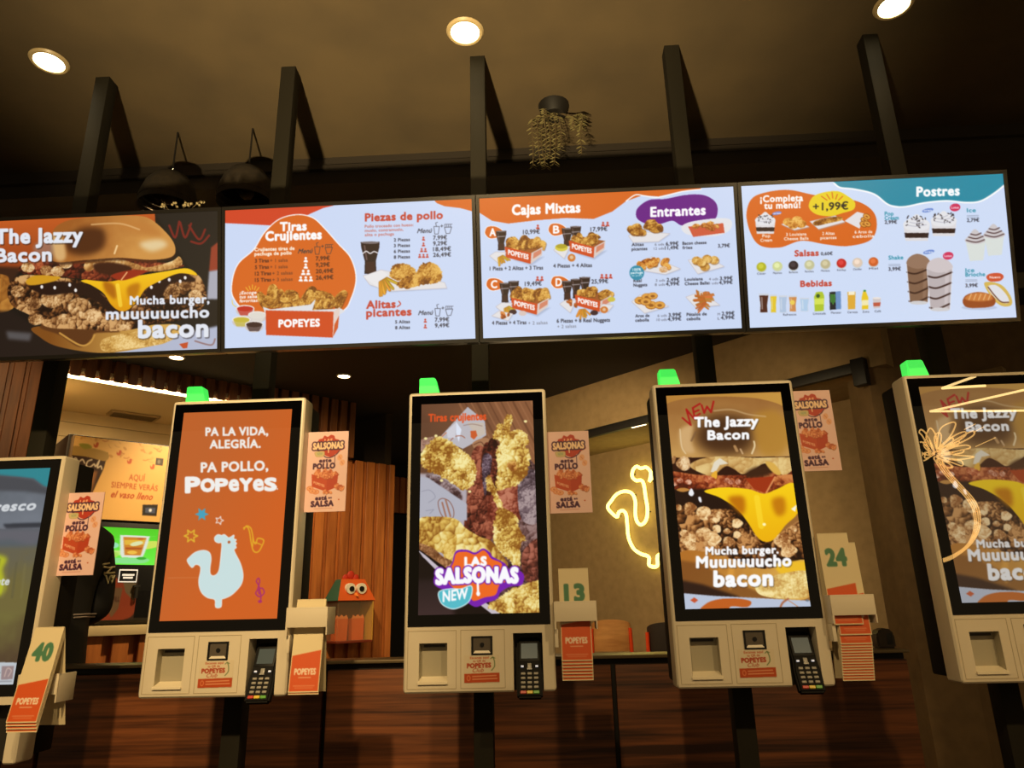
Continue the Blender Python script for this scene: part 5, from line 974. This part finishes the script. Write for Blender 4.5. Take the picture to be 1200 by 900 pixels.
# high chairs along the long wall
CH = mat('orange_red_steel', (214, 64, 20), .4); CHW = wood('beech_ply', (176, 120, 66), (206, 150, 90), scale=(1, 1, 6)); CHD = mat('dark_ply', (38, 28, 22), .5)
def chair(px, py, D, label, wm, rz, R=.165):
    p = atY(px, py, D); top = p.z; t = thing('dining_chair', (p.x, p.y, 0), label, 'chair', 'chairs by the beige wall', rz)
    m = MB(); n = 14
    f = lambda a, z, r: (r*math.cos(a), .06-.45*r*math.sin(a), z)
    for i in range(n):
        a0, a1 = (math.pi*(.5+(.92*(j/n-.5))) for j in (i, i+1)); z0, z1 = (top-.04*abs(2*j/n-1)**2 for j in (i, i+1))
        m.slab(f(a0, top-.25, R), f(a1, top-.25, R), f(a1, z1, R), f(a0, z0, R), (0, 1, 0), .014)
    m.build('backrest', wm, t)
    s = MB(); s.box(-R, R, .05, .40, top-.42, top-.395, bev=.01); s.build('seat', wm, t)
    for sx in (-1, 1):
        l = MB(); l.tube([(sx*R*1.12, -.04, 0), (sx*R*1.0, .02, top-.42), (sx*R*.97, .02, top-.07)], .015, 8); l.build('leg', CH, t)
        l = MB(); l.tube([(sx*R*1.1, .42, 0), (sx*R*.95, .36, top-.41)], .015, 8); l.build('leg', CH, t)
    fr_ = MB(); fr_.tube([(-R*1.07, -.01, .25), (R*1.07, -.01, .25), (R*1.03, .39, .25), (-R*1.03, .39, .25)], .01, 6, True); fr_.build('stretcher', CH, t)
    return t
chair(715, 726, 6.3, 'high chair with beech back and orange-red frame beside marker 13', CHW, -.12)
chair(783, 729, 5.6, 'dark-backed chair half hidden behind the burger kiosk', CHD, -.2)
nh = thing('napkin_holder', (1.283, 2.985, CZ+PT), 'small dark rounded napkin holder on the right end of the partition', 'napkin holder')
m = MB(); m.prism([(-.034, 0), (.034, 0), (.034, .05), (.026, .066), (.008, .074), (-.012, .072), (-.028, .06), (-.034, .045)], .06, Matrix.Translation((0, -.03, 0)), bev=.006); m.build('case', mat('dark_case', (48, 38, 28), .45), nh)
MB().box(.002, .024, -.032, -.028, .015, .055, bev=.002).build('slot', BLACKM, nh)
# woven lampshades and greenery over the boards
WK = mat('dark_rattan', (50, 40, 25), .9, noise=(40, (34, 27, 18)))
for px, py, label in ((197, 238, 'dim round woven lampshade above the burger menu board'), (288, 232, 'dim round woven lampshade above the orange chicken strips board')):
    p = atY(px, py, 2.75); t = thing('woven_lampshade', (p.x, p.y, p.z), label, 'lampshade', 'woven shades over the boards')
    m = MB(); m.lathe([(.025, .155), (.075, .13), (.105, .085), (.125, .02), (.125, -.03)], 30)
    for k in range(5): m.tube([((.122-.02*k*k/4)*math.cos(a), (.122-.02*k*k/4)*math.sin(a), .03*k+.0) for a in np.linspace(0, 2*math.pi, 30, endpoint=False)], .005, 5, True)
    m.build('shade', WK, t); MB().cyl((0, 0, .15), (0, 0, CZ+H_FRONT-p.z), .004, n=8).build('cord', BLACKM, t); MB().sph((0, 0, .03), .035).build('bulb', mat('unlit_bulb', (70, 58, 42), .7, spec=.2), t)
LEAF = mat('dry_green_leaf', (112, 104, 66), .7)
rr = random.Random(3)
hp = thing('hanging_plant', tuple(atY(650, 150, 2.7)), 'trailing leafy plant hanging from the ceiling above the orange menu board', 'plant')
hz = CZ+H_FRONT-hp.location.z
MB().lathe([(0, hz-.055), (.05, hz-.055), (.065, hz-.02), (.07, hz)], 20).build('pot', BLACKM, hp)
sm = MB(); lf = MB()
def leaf(mb, p, a, s, tilt):
    c, n = math.cos(a), math.sin(a); P = [(-.0, 0), (.35, .28), (.8, .2), (1.1, 0), (.8, -.2), (.35, -.28)]; b = bmesh.new()
    b.faces.new([b.verts.new((p[0]+s*(u*c-v*n), p[1]+s*(u*n+v*c)*.6, p[2]-s*u*tilt+s*.15*v)) for u, v in P]); b.verts.ensure_lookup_table()
    r = bmesh.ops.extrude_face_region(b, geom=b.faces[:]); bmesh.ops.translate(b, vec=(0, .0012, .0008), verts=[e for e in r['geom'] if isinstance(e, bmesh.types.BMVert)]); mb._add(b)
for x, zt_, zb_ in ((-.10, .02, -.2), (-.075, .05, -.19), (-.045, .07, -.19), (-.03, .06, -.16), (.0, .07, -.19), (.02, .03, -.12), (.085, .03, -.02), (.11, .04, -.15), (.125, .05, -.02), (-.055, .02, -.21)):
    P = [(0, 0, hz-.03), (x*.6, -.02, hz*.4), (x, -.02+rr.uniform(-.02, .02), zt_), (x+rr.uniform(-.01, .01), -.01, (zt_+zb_)/2), (x+rr.uniform(-.01, .01), -.01, zb_)]
    Q = spline(P, 6, False); sm.tube(Q, .0018, 5)
    for q in Q[8:]:
        for s in (-1, 1): leaf(lf, q, (0 if s > 0 else math.pi)+rr.uniform(-.5, .5), rr.uniform(.014, .024), rr.uniform(.3, .9))
sm.build('stems', mat('plant_stem', (80, 66, 40), .7), hp); lf.build('leaves', LEAF, hp, smooth=False)
sp = thing('flower_sprig', tuple(Vector((BXC[0]+.27, BY-BH*math.sin(BT)+.02, BZ+BH*math.cos(BT)+.014))), 'small pale flower sprig lying on top of the burger menu board', 'sprig')
sm = MB(); lf = MB()
for k in range(5):
    x = -.05+.025*k; P = [(x*.3, 0, .0), (x, .0, .012+.006*k % 3), (x+.02*rr.uniform(-1, 1), 0, .03+.012*rr.random())]; sm.tube(spline(P, 4, False), .0012, 5)
    for j in range(4): lf.sph((P[-1][0]+rr.uniform(-.012, .012), rr.uniform(-.006, .006), P[-1][2]-rr.random()*.018), .0042, n=8)
sm.build('stems', mat('plant_stem'), sp); lf.build('blossoms', mat('pale_blossom', (128, 116, 84), .7), sp)
# ------------------------------------------------------------------ menu boards
SCR = art_mat('lit_screen', True, .35, 1.0, spec=.3)
KSCR = art_mat('lit_screen_glass', True, 0.0, 1.0, spec=.5)
FRAME = mat('screen_frame', (16, 14, 12), .3)
bl = ['wide menu screen showing a big burger and the words The Jazzy Bacon', 'wide menu screen showing Tiras Crujientes and Piezas de pollo', 'wide menu screen showing Cajas Mixtas and Entrantes', 'wide menu screen showing Postres, Salsas and Bebidas']
for i, fn in enumerate((art_board_burger, art_board_strips, art_board_boxes, art_board_desserts)):
    t = thing('menu_board', (BXC[i], BY, BZ), bl[i], 'menu screen', 'menu boards over the kiosks'); t.rotation_euler.x = BT
    m = MB(); m.box(-BW/2-.0112, BW/2+.0112, .004, .045, -.012, BH+.012, bev=.003); m.box(-BW/2+.1, BW/2-.1, .045, .075, .05, BH-.05, bev=.01); m.build('housing', FRAME, t)
    b = MB(); b.box(-BW/2-.0112, BW/2+.0112, -.002, .004, -.012, 0); b.box(-BW/2-.0112, BW/2+.0112, -.002, .004, BH, BH+.012); b.box(-BW/2-.0112, -BW/2, -.002, .004, 0, BH); b.box(BW/2, BW/2+.0112, -.002, .004, 0, BH); b.build('bezel', FRAME, t)
    put('screen', fn().mesh('screen', SCR, BW, BH), t, (0, 0, 0))

# ------------------------------------------------------------------ ordering kiosks
BEAC = mat('green_beacon', (60, 220, 90), .4, emit=(70, 226, 84), estr=1.0)
PAPER = mat('receipt_slot_grey', (176, 168, 146), .25); DARKG = mat('dark_grey_plastic', (40, 38, 36), .45); LENS = mat('scanner_glass', (92, 84, 74), .12)
kl = ['low ordering kiosk at the left edge with a teal and grey drink screen', 'ordering kiosk with orange screen and white rooster', 'ordering kiosk with screen of fried chicken strips and the Las Salsonas splash', 'ordering kiosk with close-up burger screen beside the yellow neon rooster', 'ordering kiosk at the right edge with burger screen and lamp reflections']
MSTK = art_mat('printed_sticker', False, .4); stk = art_sticker().mesh('sticker', MSTK, .103, .0745)
proto = None
def kiosk_body(t):
    m = MB(); m.box(-.222, .222, 0, .082, 0, .906, bev=.012, seg=3); body = m.build('body', CREAM, t)
    for c in ((-.176, -.093, -.01, .036, .033, .137), (.100, .186, -.01, .060, -.02, .160)):
        cu = MB(); cu.box(*c); co = cu.build('cutter', CREAM, None, smooth=False); co.location = t.location; bpy.context.view_layer.update(); boolean_cut(body, co)
    MB().box(-.219, .219, .082, .165, .012, .894, bev=.008).build('rear_housing', mat('housing_black', (16, 14, 12), .7, spec=.2), t)
    MB().box(-.2113, .2113, -.0022, .001, .183, .894, bev=.0015).build('glass', GLASSB, t, smooth=False)
    # raised plates of the lower panel
    pl = MB()
    for x0, x1, z0, z1 in ((-.210, -.066, .012, .172), (-.054, .076, .012, .172)):
        w = .0016
        for q in ((x0, x1, z0, z0+w), (x0, x1, z1-w, z1), (x0, x0+w, z0, z1), (x1-w, x1, z0, z1)): pl.box(q[0], q[1], -.0006, .001, q[2], q[3])
    pl.build('panel_seams', mat('seam_shade', (176, 160, 130), .5), t)
    s = MB(); s.box(-.176, -.093, .031, .035, .033, .137); s.box(-.176, -.1755, .002, .033, .033, .137); s.box(-.0935, -.093, .002, .033, .033, .137); s.build('receipt_recess', PAPER, t)
    s = MB(); s.box(-.166, -.103, .024, .031, .125, .132); s.build('receipt_slit', DARKG, t)
    l = MB(); l.slab((-.178, -.006, .031), (-.091, -.006, .031), (-.095, .031, .044), (-.174, .031, .044), (0, 0, -1), .006); l.build('receipt_tray', mat('tray_ivory', (240, 228, 200), .3), t)
    f = MB(); f.box(-.022, .040, -.004, .001, .103, .107); f.box(-.022, .040, -.004, .001, .150, .154); f.box(-.022, -.0165, -.004, .001, .103, .154); f.box(.0345, .040, -.004, .001, .103, .154); fr = f.build('scanner_frame', BLACK, t)
    MB().box(-.0165, .0345, -.001, .001, .107, .150).build('scanner_window', LENS, fr)
    MB().slab((-.0165, -.003, .107), (.0345, -.003, .107), (.029, -.001, .114), (-.011, -.001, .114), (0, 1, 0), .0015).build('scanner_ledge', mat('pale_ledge', (226, 218, 200), .4), fr)
    MB().cyl((.0095, -.0035, .130), (.0095, -.0005, .130), .0062).build('scanner_eye', BLACK, fr)
    put('sticker', stk, t, (.008, -.0012, .0275))
    MB().box(.101, .185, .056, .0595, .0, .159).build('terminal_recess', mat('recess_dark', (34, 30, 26), .6), t)
    g = MB(); g.prism([(-.192, .9055), (-.126, .9055), (-.140, .962), (-.192, .962)], .045, Matrix.Translation((0, .018, 0)), bev=.003); g.build('status_light', BEAC, t)
    # bracket for the table markers on the right flank
    h = MB(); h.box(.222, .346, -.045, -.041, .190, .244, bev=.0012); h.box(.222, .346, -.045, -.034, .240, .246, bev=.0012); h.box(.342, .346, -.045, .035, .168, .246, bev=.0012); h.box(.222, .346, .031, .035, .190, .240, bev=.0012); h.box(.222, .228, -.045, .06, .168, .246, bev=.0012); h.box(.222, .232, -.030, .06, .120, .168, bev=.001)
    h.build('marker_holder', CREAM, t)
for i in range(5):
    if proto is None or True:
        t = thing('ordering_kiosk', (KX[i], KY, KZ[i]), kl[i], 'kiosk', 'ordering kiosks in a row')
        if proto is None: kiosk_body(t); proto = t
        else:
            for ch in list(proto.children):
                if ch.name.startswith('screen'): continue
                copy_tree(ch, t)
    if i == 4:
        A4 = burger_art; A4.a = A4.a*.66+np.array([96, 82, 62])/255*.30; me = A4.mesh('screen', KSCR, DW, DZ1-DZ0)   # fading frame of the same clip, reflected haze mixed into its colours
    else:
        A = (art_kiosk_drink, art_kiosk_slogan, art_kiosk_strips, art_kiosk_burger)[i](); me = A.mesh('screen', KSCR, DW, DZ1-DZ0); burger_art = A
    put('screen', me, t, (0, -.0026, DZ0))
    MB().box(-.03, .03, .165, .1695, .15, .75, bev=.001).build('post_bracket', STEEL, t)
# ------------------------------------------------------------------ card terminals, resting in the kiosk recesses
def terminal(i, label):
    t = thing('card_terminal', (KX[i]+.146, KY-.030, KZ[i]-.010), label, 'card terminal', 'card terminals on the kiosks'); t.rotation_euler = (math.radians(-24), 0, 0)
    if i and globals().get('tproto'):
        for ch in list(tproto.children): copy_tree(ch, t)
        return t
    m = MB(); m.prism([(-.036, .0), (.036, .0), (.038, .06), (.034, .085), (.036, .165), (.028, .172), (-.028, .172), (-.036, .165), (-.034, .085), (-.038, .06)], .026, Matrix.Translation((0, 0, 0)), bev=.005); m.build('body', mat('terminal_black', (15, 14, 14), .6, spec=.15), t)
    MB().box(-.030, .030, -.0012, .001, .100, .160, bev=.001).build('screen_surround', mat('surround_black', (20, 20, 20), .5, spec=.2), t)
    d = MB(); d.box(-.024, .024, -.002, -.001, .108, .152); d.build('display', mat('terminal_display', (62, 68, 64), .3, emit=(60, 68, 64), estr=.6, spec=.2), t)
    k = MB()
    for r in range(4):
        for c in range(3): k.box(-.025+c*.0185, -.012+c*.0185, -.003, .001, .024+r*.0125, .031+r*.0125, bev=.0012, seg=1)
    k.build('keypad', mat('key_grey', (150, 146, 136), .45), t)
    for c, (nm, col) in enumerate((('red', (196, 60, 44)), ('yellow', (226, 196, 60)), ('green', (96, 170, 60)))): 
        o = MB().box(-.027+c*.0185, -.010+c*.0185, -.0035, .001, .009, .0175, bev=.0012, seg=1).build('function_key', mat('key_'+nm, col, .4), t); o['label'] = nm+' function key'
    n = MB(); n.box(-.006, .006, -.0035, .001, .078, .094, bev=.0015); n.box(-.007, .007, -.004, .001, .0755, .0795); n.build('navigation_key', mat('nav_grey', (150, 148, 142), .35), t)
    for sx in (-.021, .021): MB().box(sx-.004, sx+.004, -.003, .001, .083, .088, bev=.001).build('side_key', mat('side_white', (220, 222, 226), .4, emit=(190, 196, 210), estr=.5), t)
    return t
tproto = None
tproto = terminal(1, 'black card terminal on the orange rooster kiosk')
terminal(2, 'black card terminal on the fried chicken strips kiosk')
terminal(3, 'black card terminal on the burger kiosk by the neon rooster')
# ------------------------------------------------------------------ promotional panels beside the screens
MPO = art_mat('printed_poster', False, .5); A = art_poster(); pme = A.mesh('print', MPO, .135, .262); MPK = mat('poster_pink', (226, 180, 170), .5)
for i, (px, py, lab) in enumerate(((92, 625, 'pink promo panel on the low kiosk at the left edge'), (382.5, 552, 'pink promo panel on the flank of the orange rooster kiosk'), (667, 552.5, 'pink promo panel on the flank of the fried chicken kiosk'), (954, 504, 'pink promo panel on the flank of the burger kiosk, highest of the four'))):
    y = KY+.05; c = atY(px, py, y); t = thing('promo_panel', (c.x, y, c.z-.131), lab, 'poster', 'pink sauce promo panels')
    m = MB(); m.box(-.0675, .0675, .0006, .003, 0, .262); m.build('panel', MPK, t); put('print', pme, t, (0, 0, 0))
    x0 = KX[i]+.2215-c.x
    MB().box(x0, max(-.066, x0+.004), .0006, .0036, .01, .252).box(x0, x0+.002, .0006, .03, .01, .252).build('flange', MPK, t)
# ------------------------------------------------------------------ folded number markers
MCARD = art_mat('printed_card', False, .5); MCB = mat('card_back', (222, 206, 168), .55)
LW, LH = .088, .256
def bare_leaf():
    return MB().box(-LW/2, LW/2, .0006, .0014, -LH, 0).build('leaf_proto', MCB, None, smooth=False)
lp = bare_leaf(); leaf_me = lp.data; bpy.data.objects.remove(lp)
cards = {}
def card_mesh(num):
    if num not in cards: cards[num] = art_card(num).mesh('front_leaf', MCARD, LW, LH)
    return cards[num]
def marker(i, x, y, zr, num, label, group, a=9, b=9):
    t = thing('table_marker', (KX[i]+x, KY+y, KZ[i]+zr), label, 'table marker', group)
    f = put('front_leaf', card_mesh(num), t, (0, 0, 0)); f.rotation_euler.x = -math.radians(a); M = Matrix.Rotation(-math.radians(a), 4, 'X') @ Matrix.Translation((0, 0, -LH)); f.location = M.translation
    q = put('front_backing', leaf_me, t, (0, .0004, 0), (-math.radians(a), 0, 0))
    r = put('rear_leaf', leaf_me, t, (0, .0022, 0), (math.radians(b), 0, 0))
    m = MB(); m.cyl((-LW/2, .001, -.0004), (LW/2, .001, -.0004), .0016, n=10); m.build('fold', MCB, t)
    return t
G0, G1, G2, G3 = ('number markers on the %s' % s for s in ('left edge kiosk', 'orange rooster kiosk', 'fried chicken kiosk', 'burger kiosk'))
def stack(i, x, y, z0, n, dz, num, lab, sub, grp, a=7, b=8):
    for k in range(n): marker(i, x, y+.0024*k, z0-dz*k, num if k == 0 else None, lab if k == 0 else sub, grp, a, b)
stack(0, .298, -.050, .375, 4, .0085, '40', 'folded cream and orange table marker number 40 on the left edge kiosk', 'orange table marker tucked under marker 40', G0, 13, 14)
stack(1, .284, -.006, .268, 2, .006, None, 'front folded table marker in the bracket of the orange rooster kiosk', 'rear folded table marker in the bracket of the orange rooster kiosk', G1, 7, 8)
stack(2, .284, -.012, .338, 7, .0088, '13', 'folded table marker number 13 on the fried chicken kiosk', 'orange table marker nested in the stack under marker 13', G2, 4, 8)
stack(3, .266, -.016, .420, 1, .009, '24', 'folded table marker number 24 standing tallest on the burger kiosk', '', G3, 4, 8)
stack(3, .286, -.012, .392, 1, .009, None, 'plain-topped table marker just behind marker 24', '', G3, 4, 8)
for k in range(14): marker(3, .284, -.0095+.0017*k, .375-.0075*(k+1), None, 'orange table marker in the thick stack below marker 24', G3, 4, 8)
# ------------------------------------------------------------------ customer with back turned, at the drinks machine
def skin_mesh(joints, edges, root=0, sub=2):
    names = list(joints); me = bpy.data.meshes.new('skin'); me.from_pydata([joints[n][0] for n in names], [(names.index(a), names.index(b)) for a, b in edges], [])
    o = bpy.data.objects.new('skin', me); COL.objects.link(o); o.modifiers.new('skin', 'SKIN'); md = o.modifiers.new('sub', 'SUBSURF'); md.levels = sub; md.render_levels = sub
    for n, v in zip(names, me.skin_vertices[0].data): r = joints[n][1]; v.radius = r if isinstance(r, tuple) else (r, r); v.use_root = False
    me.skin_vertices[0].data[root].use_root = True
    bpy.context.view_layer.update(); dg = bpy.context.evaluated_depsgraph_get(); out = bpy.data.meshes.new_from_object(o.evaluated_get(dg)); bpy.data.objects.remove(o); bpy.data.meshes.remove(me)
    for p in out.polygons: p.use_smooth = True
    return out
PX, PY = -.690*3.4, 3.4
pr = thing('person', (PX, PY, 0), 'person in a black hooded jacket seen from behind at the drinks machine', 'person'); pr.rotation_euler.z = math.radians(76); pr.scale = (1.045, 1.045, 1.045)
# local frame: facing +Y, right hand +X
J = {'pelvis': ((0, 0, .95), (.125, .095)), 'waist': ((0, .0, 1.10), (.14, .10)), 'chest': ((0, .01, 1.30), (.165, .11)), 'collar': ((0, .0, 1.46), (.10, .075)), 'neck': ((0, .015, 1.53), .055), 'head': ((0, .03, 1.63), (.074, .088)), 'crown': ((0, .03, 1.72), (.066, .08)), 'face': ((0, .075, 1.60), (.05, .04))}
E_ = [('pelvis', 'waist'), ('waist', 'chest'), ('chest', 'collar'), ('collar', 'neck'), ('neck', 'head'), ('head', 'crown'), ('head', 'face')]
ARM = {}
for s, n in ((1, 'r'), (-1, 'l')):
    J.update({n+'sh': ((s*.17, -.0, 1.43), .062), n+'el': ((s*.215, -.045, 1.12), .044), n+'wr': ((s*.19, .18, 1.06), .03), n+'palm': ((s*.175, .245, 1.065), (.034, .017)),
              n+'hip': ((s*.09, 0, .90), .075), n+'kn': ((s*.10, .015, .50), .058), n+'an': ((s*.10, -.02, .09), .042), n+'toe': ((s*.115, .14, .035), (.042, .03))})
    E_ += [('collar', n+'sh'), (n+'sh', n+'el'), (n+'el', n+'wr'), (n+'wr', n+'palm'), ('pelvis', n+'hip'), (n+'hip', n+'kn'), (n+'kn', n+'an'), (n+'an', n+'toe')]
    for k in range(4):
        bx = s*(.148+.018*k); L = (.068, .078, .074, .058)[k]
        J.update({n+'f%d' % k: ((bx, .285, 1.068), .0095), n+'g%d' % k: ((bx-s*.002, .285+L*.55, 1.058), .009), n+'h%d' % k: ((bx-s*.006, .285+L, 1.038), .008)}); E_ += [(n+'palm', n+'f%d' % k), (n+'f%d' % k, n+'g%d' % k), (n+'g%d' % k, n+'h%d' % k)]
    J.update({n+'t0': ((s*.135, .235, 1.06), .012), n+'t1': ((s*.118, .272, 1.05), .0095)}); E_ += [(n+'palm', n+'t0'), (n+'t0', n+'t1')]
SKIN = mat('skin', (190, 140, 108), .55); JACK = mat('black_jacket', (20, 18, 18), .75, noise=(8, (30, 27, 26))); TROU = mat('black_trousers', (18, 17, 18), .8); HAIR = mat('dark_hair', (22, 16, 12), .6)
put('body', skin_mesh(J, E_), pr, (0, 0, 0)).data.materials.append(SKIN)
JK = {'hem': ((0, 0, .74), (.205, .16)), 'hip': ((0, 0, .90), (.195, .15)), 'waist': ((0, 0, 1.08), (.185, .135)), 'chest': ((0, .005, 1.30), (.205, .14)), 'collar': ((0, .0, 1.455), (.125, .10)), 'hoodb': ((0, -.03, 1.555), (.10, .095))}
JE = [('hem', 'hip'), ('hip', 'waist'), ('waist', 'chest'), ('chest', 'collar'), ('collar', 'hoodb')]
for s, n in ((1, 'r'), (-1, 'l')):
    JK.update({n+'sh': ((s*.185, 0, 1.425), .085), n+'ua': ((s*.21, -.03, 1.26), .074), n+'el': ((s*.215, -.045, 1.12), .066), n+'fa': ((s*.215, .10, 1.075), .054), n+'cu': ((s*.192, .165, 1.062), .044)}); JE += [('collar', n+'sh'), (n+'sh', n+'ua'), (n+'ua', n+'el'), (n+'el', n+'fa'), (n+'fa', n+'cu')]
jacket = put('jacket', skin_mesh(JK, JE), pr, (0, 0, 0)); jacket.data.materials.append(JACK)
tr = {'w': ((0, 0, .90), (.12, .10))}; te = []
for s, n in ((1, 'r'), (-1, 'l')): tr.update({n+'h': ((s*.095, 0, .83), .095), n+'k': ((s*.103, .012, .50), .078), n+'a': ((s*.103, -.015, .10), .066)}); te += [('w', n+'h'), (n+'h', n+'k'), (n+'k', n+'a')]
put('trousers', skin_mesh(tr, te), pr, (0, 0, 0)).data.materials.append(TROU)
hm = MB(); hm.sph((0, .018, 1.675), .098, .92, 1.06, 1.12, 24)
for v in hm.bm.verts:
    if v.co.y > .085 and v.co.z < 1.70: v.co.y = .085
    v.co += Vector((mnoise.noise(v.co*22), mnoise.noise(v.co*22+Vector((7, 0, 0))), mnoise.noise(v.co*22+Vector((0, 9, 0)))))*.006
hm.build('hair', HAIR, pr)
fc = MB()
for s in (-1, 1): fc.sph((s*.032, .118, 1.632), .011, 1, .7, .8, 12)
fc.build('eyes', mat('eye_white'), pr)
fc = MB(); fc.prism([(-.012, 0), (.012, 0), (.004, .045), (-.004, .045)], .03, Matrix.Translation((0, .100, 1.585))); fc.build('nose', SKIN, pr)
fc = MB(); fc.sph((0, .112, 1.562), .022, 1, .4, .28, 12); fc.build('mouth', mat('lips', (150, 84, 72), .5), pr)
fc = MB()
for s in (-1, 1): fc.sph((s*.080, .03, 1.625), .03, .35, .7, 1, 12)
fc.build('ears', SKIN, pr)
sh = MB()
for s in (-1, 1): sh.box(s*.103-.048, s*.103+.048, -.09, .20, 0, .085, bev=.025)
sh.build('shoes', mat('black_shoes', (24, 22, 22), .5), pr)
bpy.context.view_layer.update()
inv = jacket.matrix_world.inverted()
def on_jacket(px, py):
    r = Vector(ray(px, py)).normalized(); o = inv @ Vector(CAM); d = (inv.to_3x3() @ r).normalized(); ok, h, n, _ = jacket.ray_cast(o, d)
    return (h+n*.003) if ok else None
def mark(lines, r, name, m):
    mb = MB(); any_ = False
    for L in lines:
        P = [on_jacket(*q) for q in L]; P = [p for p in P if p is not None]
        if len(P) > 1: mb.tube(P, r, 6); any_ = True
    if any_: o = mb.build(name, m, pr)
K = lambda L: [(70+x/8.18, 580+y/8.18) for x, y in L]
mark([K(L) for L in ([(410, 665), (470, 655), (535, 645)], [(535, 645), (500, 690), (470, 725)], [(415, 690), (470, 700), (520, 690)], [(470, 725), (420, 760), (440, 780)], [(420, 745), (470, 750), (520, 745)], [(440, 770), (460, 850), (475, 790), (490, 845), (520, 770)], [(480, 780), (500, 775), (495, 800)])], .0045, 'sleeve_print', mat('print_cream', (232, 214, 160), .6))
K2 = lambda L: [(70+x/8.18, 670+y/8.18) for x, y in L]
mark([K2(L) for L in ([(130, 412), (190, 410), (260, 406), (348, 402)], [(130, 440), (180, 438), (230, 434), (335, 428)])], .0035, 'hem_print', mat('print_grey', (176, 160, 150), .6))

# ------------------------------------------------------------------ lamps of the dining room that mirror in the right-hand kiosk
def mirror(px, py, dist):
    """the point, dist metres from the glass of the right-hand kiosk, seen mirrored at a pixel"""
    y0 = KY-.003; p = CAM+ray(px, py)*y0; d = ray(px, py); d = d/np.linalg.norm(d); d = np.array([d[0], -d[1], d[2]]); return Vector(p+d*dist)
def mirror_h(px, py, z):
    y0 = KY-.003; p = CAM+ray(px, py)*y0; d = ray(px, py); d = np.array([d[0], -d[1], d[2]]); return Vector(p+d*((z-p[2])/d[2]))
BAR = mat('led_bar', (255, 226, 170), .4, emit=(255, 214, 140), estr=24)
zc = CZ+1.75
for a, b, c, lab in (((1200, 457), (1090, 482), (1215, 481), 'large open triangle of warm LED bars on the ceiling behind the viewer'), ((1143, 441), (1104, 455), (1155, 452), 'small open triangle of warm LED bars farther back on the ceiling')):
    t = thing('led_chevron', tuple(mirror_h(*b, zc)), lab, 'ceiling light', 'LED chevrons behind the viewer'); o = t.location
    for q in (a, c): MB().tube([mirror_h(*b, zc)-o, mirror_h(*q, zc)-o], .011, 8).build('light_bar', BAR, t)
WIRE = mat('gold_wire_light', (255, 220, 150), .4, emit=(255, 196, 110), estr=13)
fl = thing('wire_flower_lamp', tuple(mirror(1096, 530, 1.6)), 'looping golden wire flower lamp behind the viewer, mirrored in the right-edge kiosk', 'lamp'); fo = fl.location.copy()
def loop(pts, r=.0035, closed=False, name='wire_petal'): MB().tube([Vector(mirror(1050+x/6, 440+y/6, 1.6))-fo for x, y in spline(pts, 6, closed)], r, 6).build(name, WIRE, fl)
for L in ([(270, 530), (215, 440), (240, 370), (280, 420), (290, 520)], [(290, 520), (310, 380), (390, 330), (420, 345), (380, 430), (310, 500)], [(310, 510), (400, 430), (480, 395), (490, 420), (420, 470), (330, 505)], [(320, 515), (440, 440), (540, 390), (545, 420), (460, 470), (340, 520)], [(330, 530), (420, 500), (500, 490), (520, 510), (430, 530), (330, 545)], [(320, 545), (430, 560), (550, 572), (440, 590), (320, 570)], [(300, 560), (380, 590), (460, 600), (465, 635), (390, 610), (300, 580)], [(280, 570), (340, 600), (400, 640), (370, 650), (310, 620), (270, 590)], [(250, 540), (190, 430), (165, 400), (180, 380), (220, 420), (265, 520)], [(240, 560), (180, 540), (160, 480), (190, 470), (230, 520)], [(240, 570), (190, 600), (185, 560), (220, 540)]): loop(L, closed=True)
for L in ([(300, 540), (350, 470), (400, 440), (390, 480), (310, 545)], [(290, 530), (270, 440), (300, 400), (320, 430), (300, 525)], [(310, 550), (390, 545), (470, 520), (460, 545), (320, 560)], [(300, 565), (350, 590), (390, 640), (350, 640), (290, 580)], [(260, 555), (200, 500), (210, 450), (240, 480), (270, 540)], [(310, 530), (380, 500), (440, 460), (430, 490), (320, 540)], [(255, 565), (205, 580), (215, 540), (245, 550)]): loop(L, .003, True)
for a, b in (((545, 400), (620, 360)), ((560, 500), (700, 437)), ((480, 380), (560, 340))): MB().tube([Vector(mirror(1050+a[0]/6, 440+a[1]/6, 1.6))-fo, Vector(mirror(1050+b[0]/6, 440+b[1]/6, 1.6))-fo], .002, 6).build('wire_ray', WIRE, fl)
for k in range(4):
    o = k*16; loop([(270+o, 590), (330+o, 680), (420+o, 780), (500+o, 870), (545+o*.9, 960), (548+o*.8, 1080), (500+o*.5, 1190), (400, 1262+o*.5), (300, 1300+o*.4)], .003, name='wire_stem')
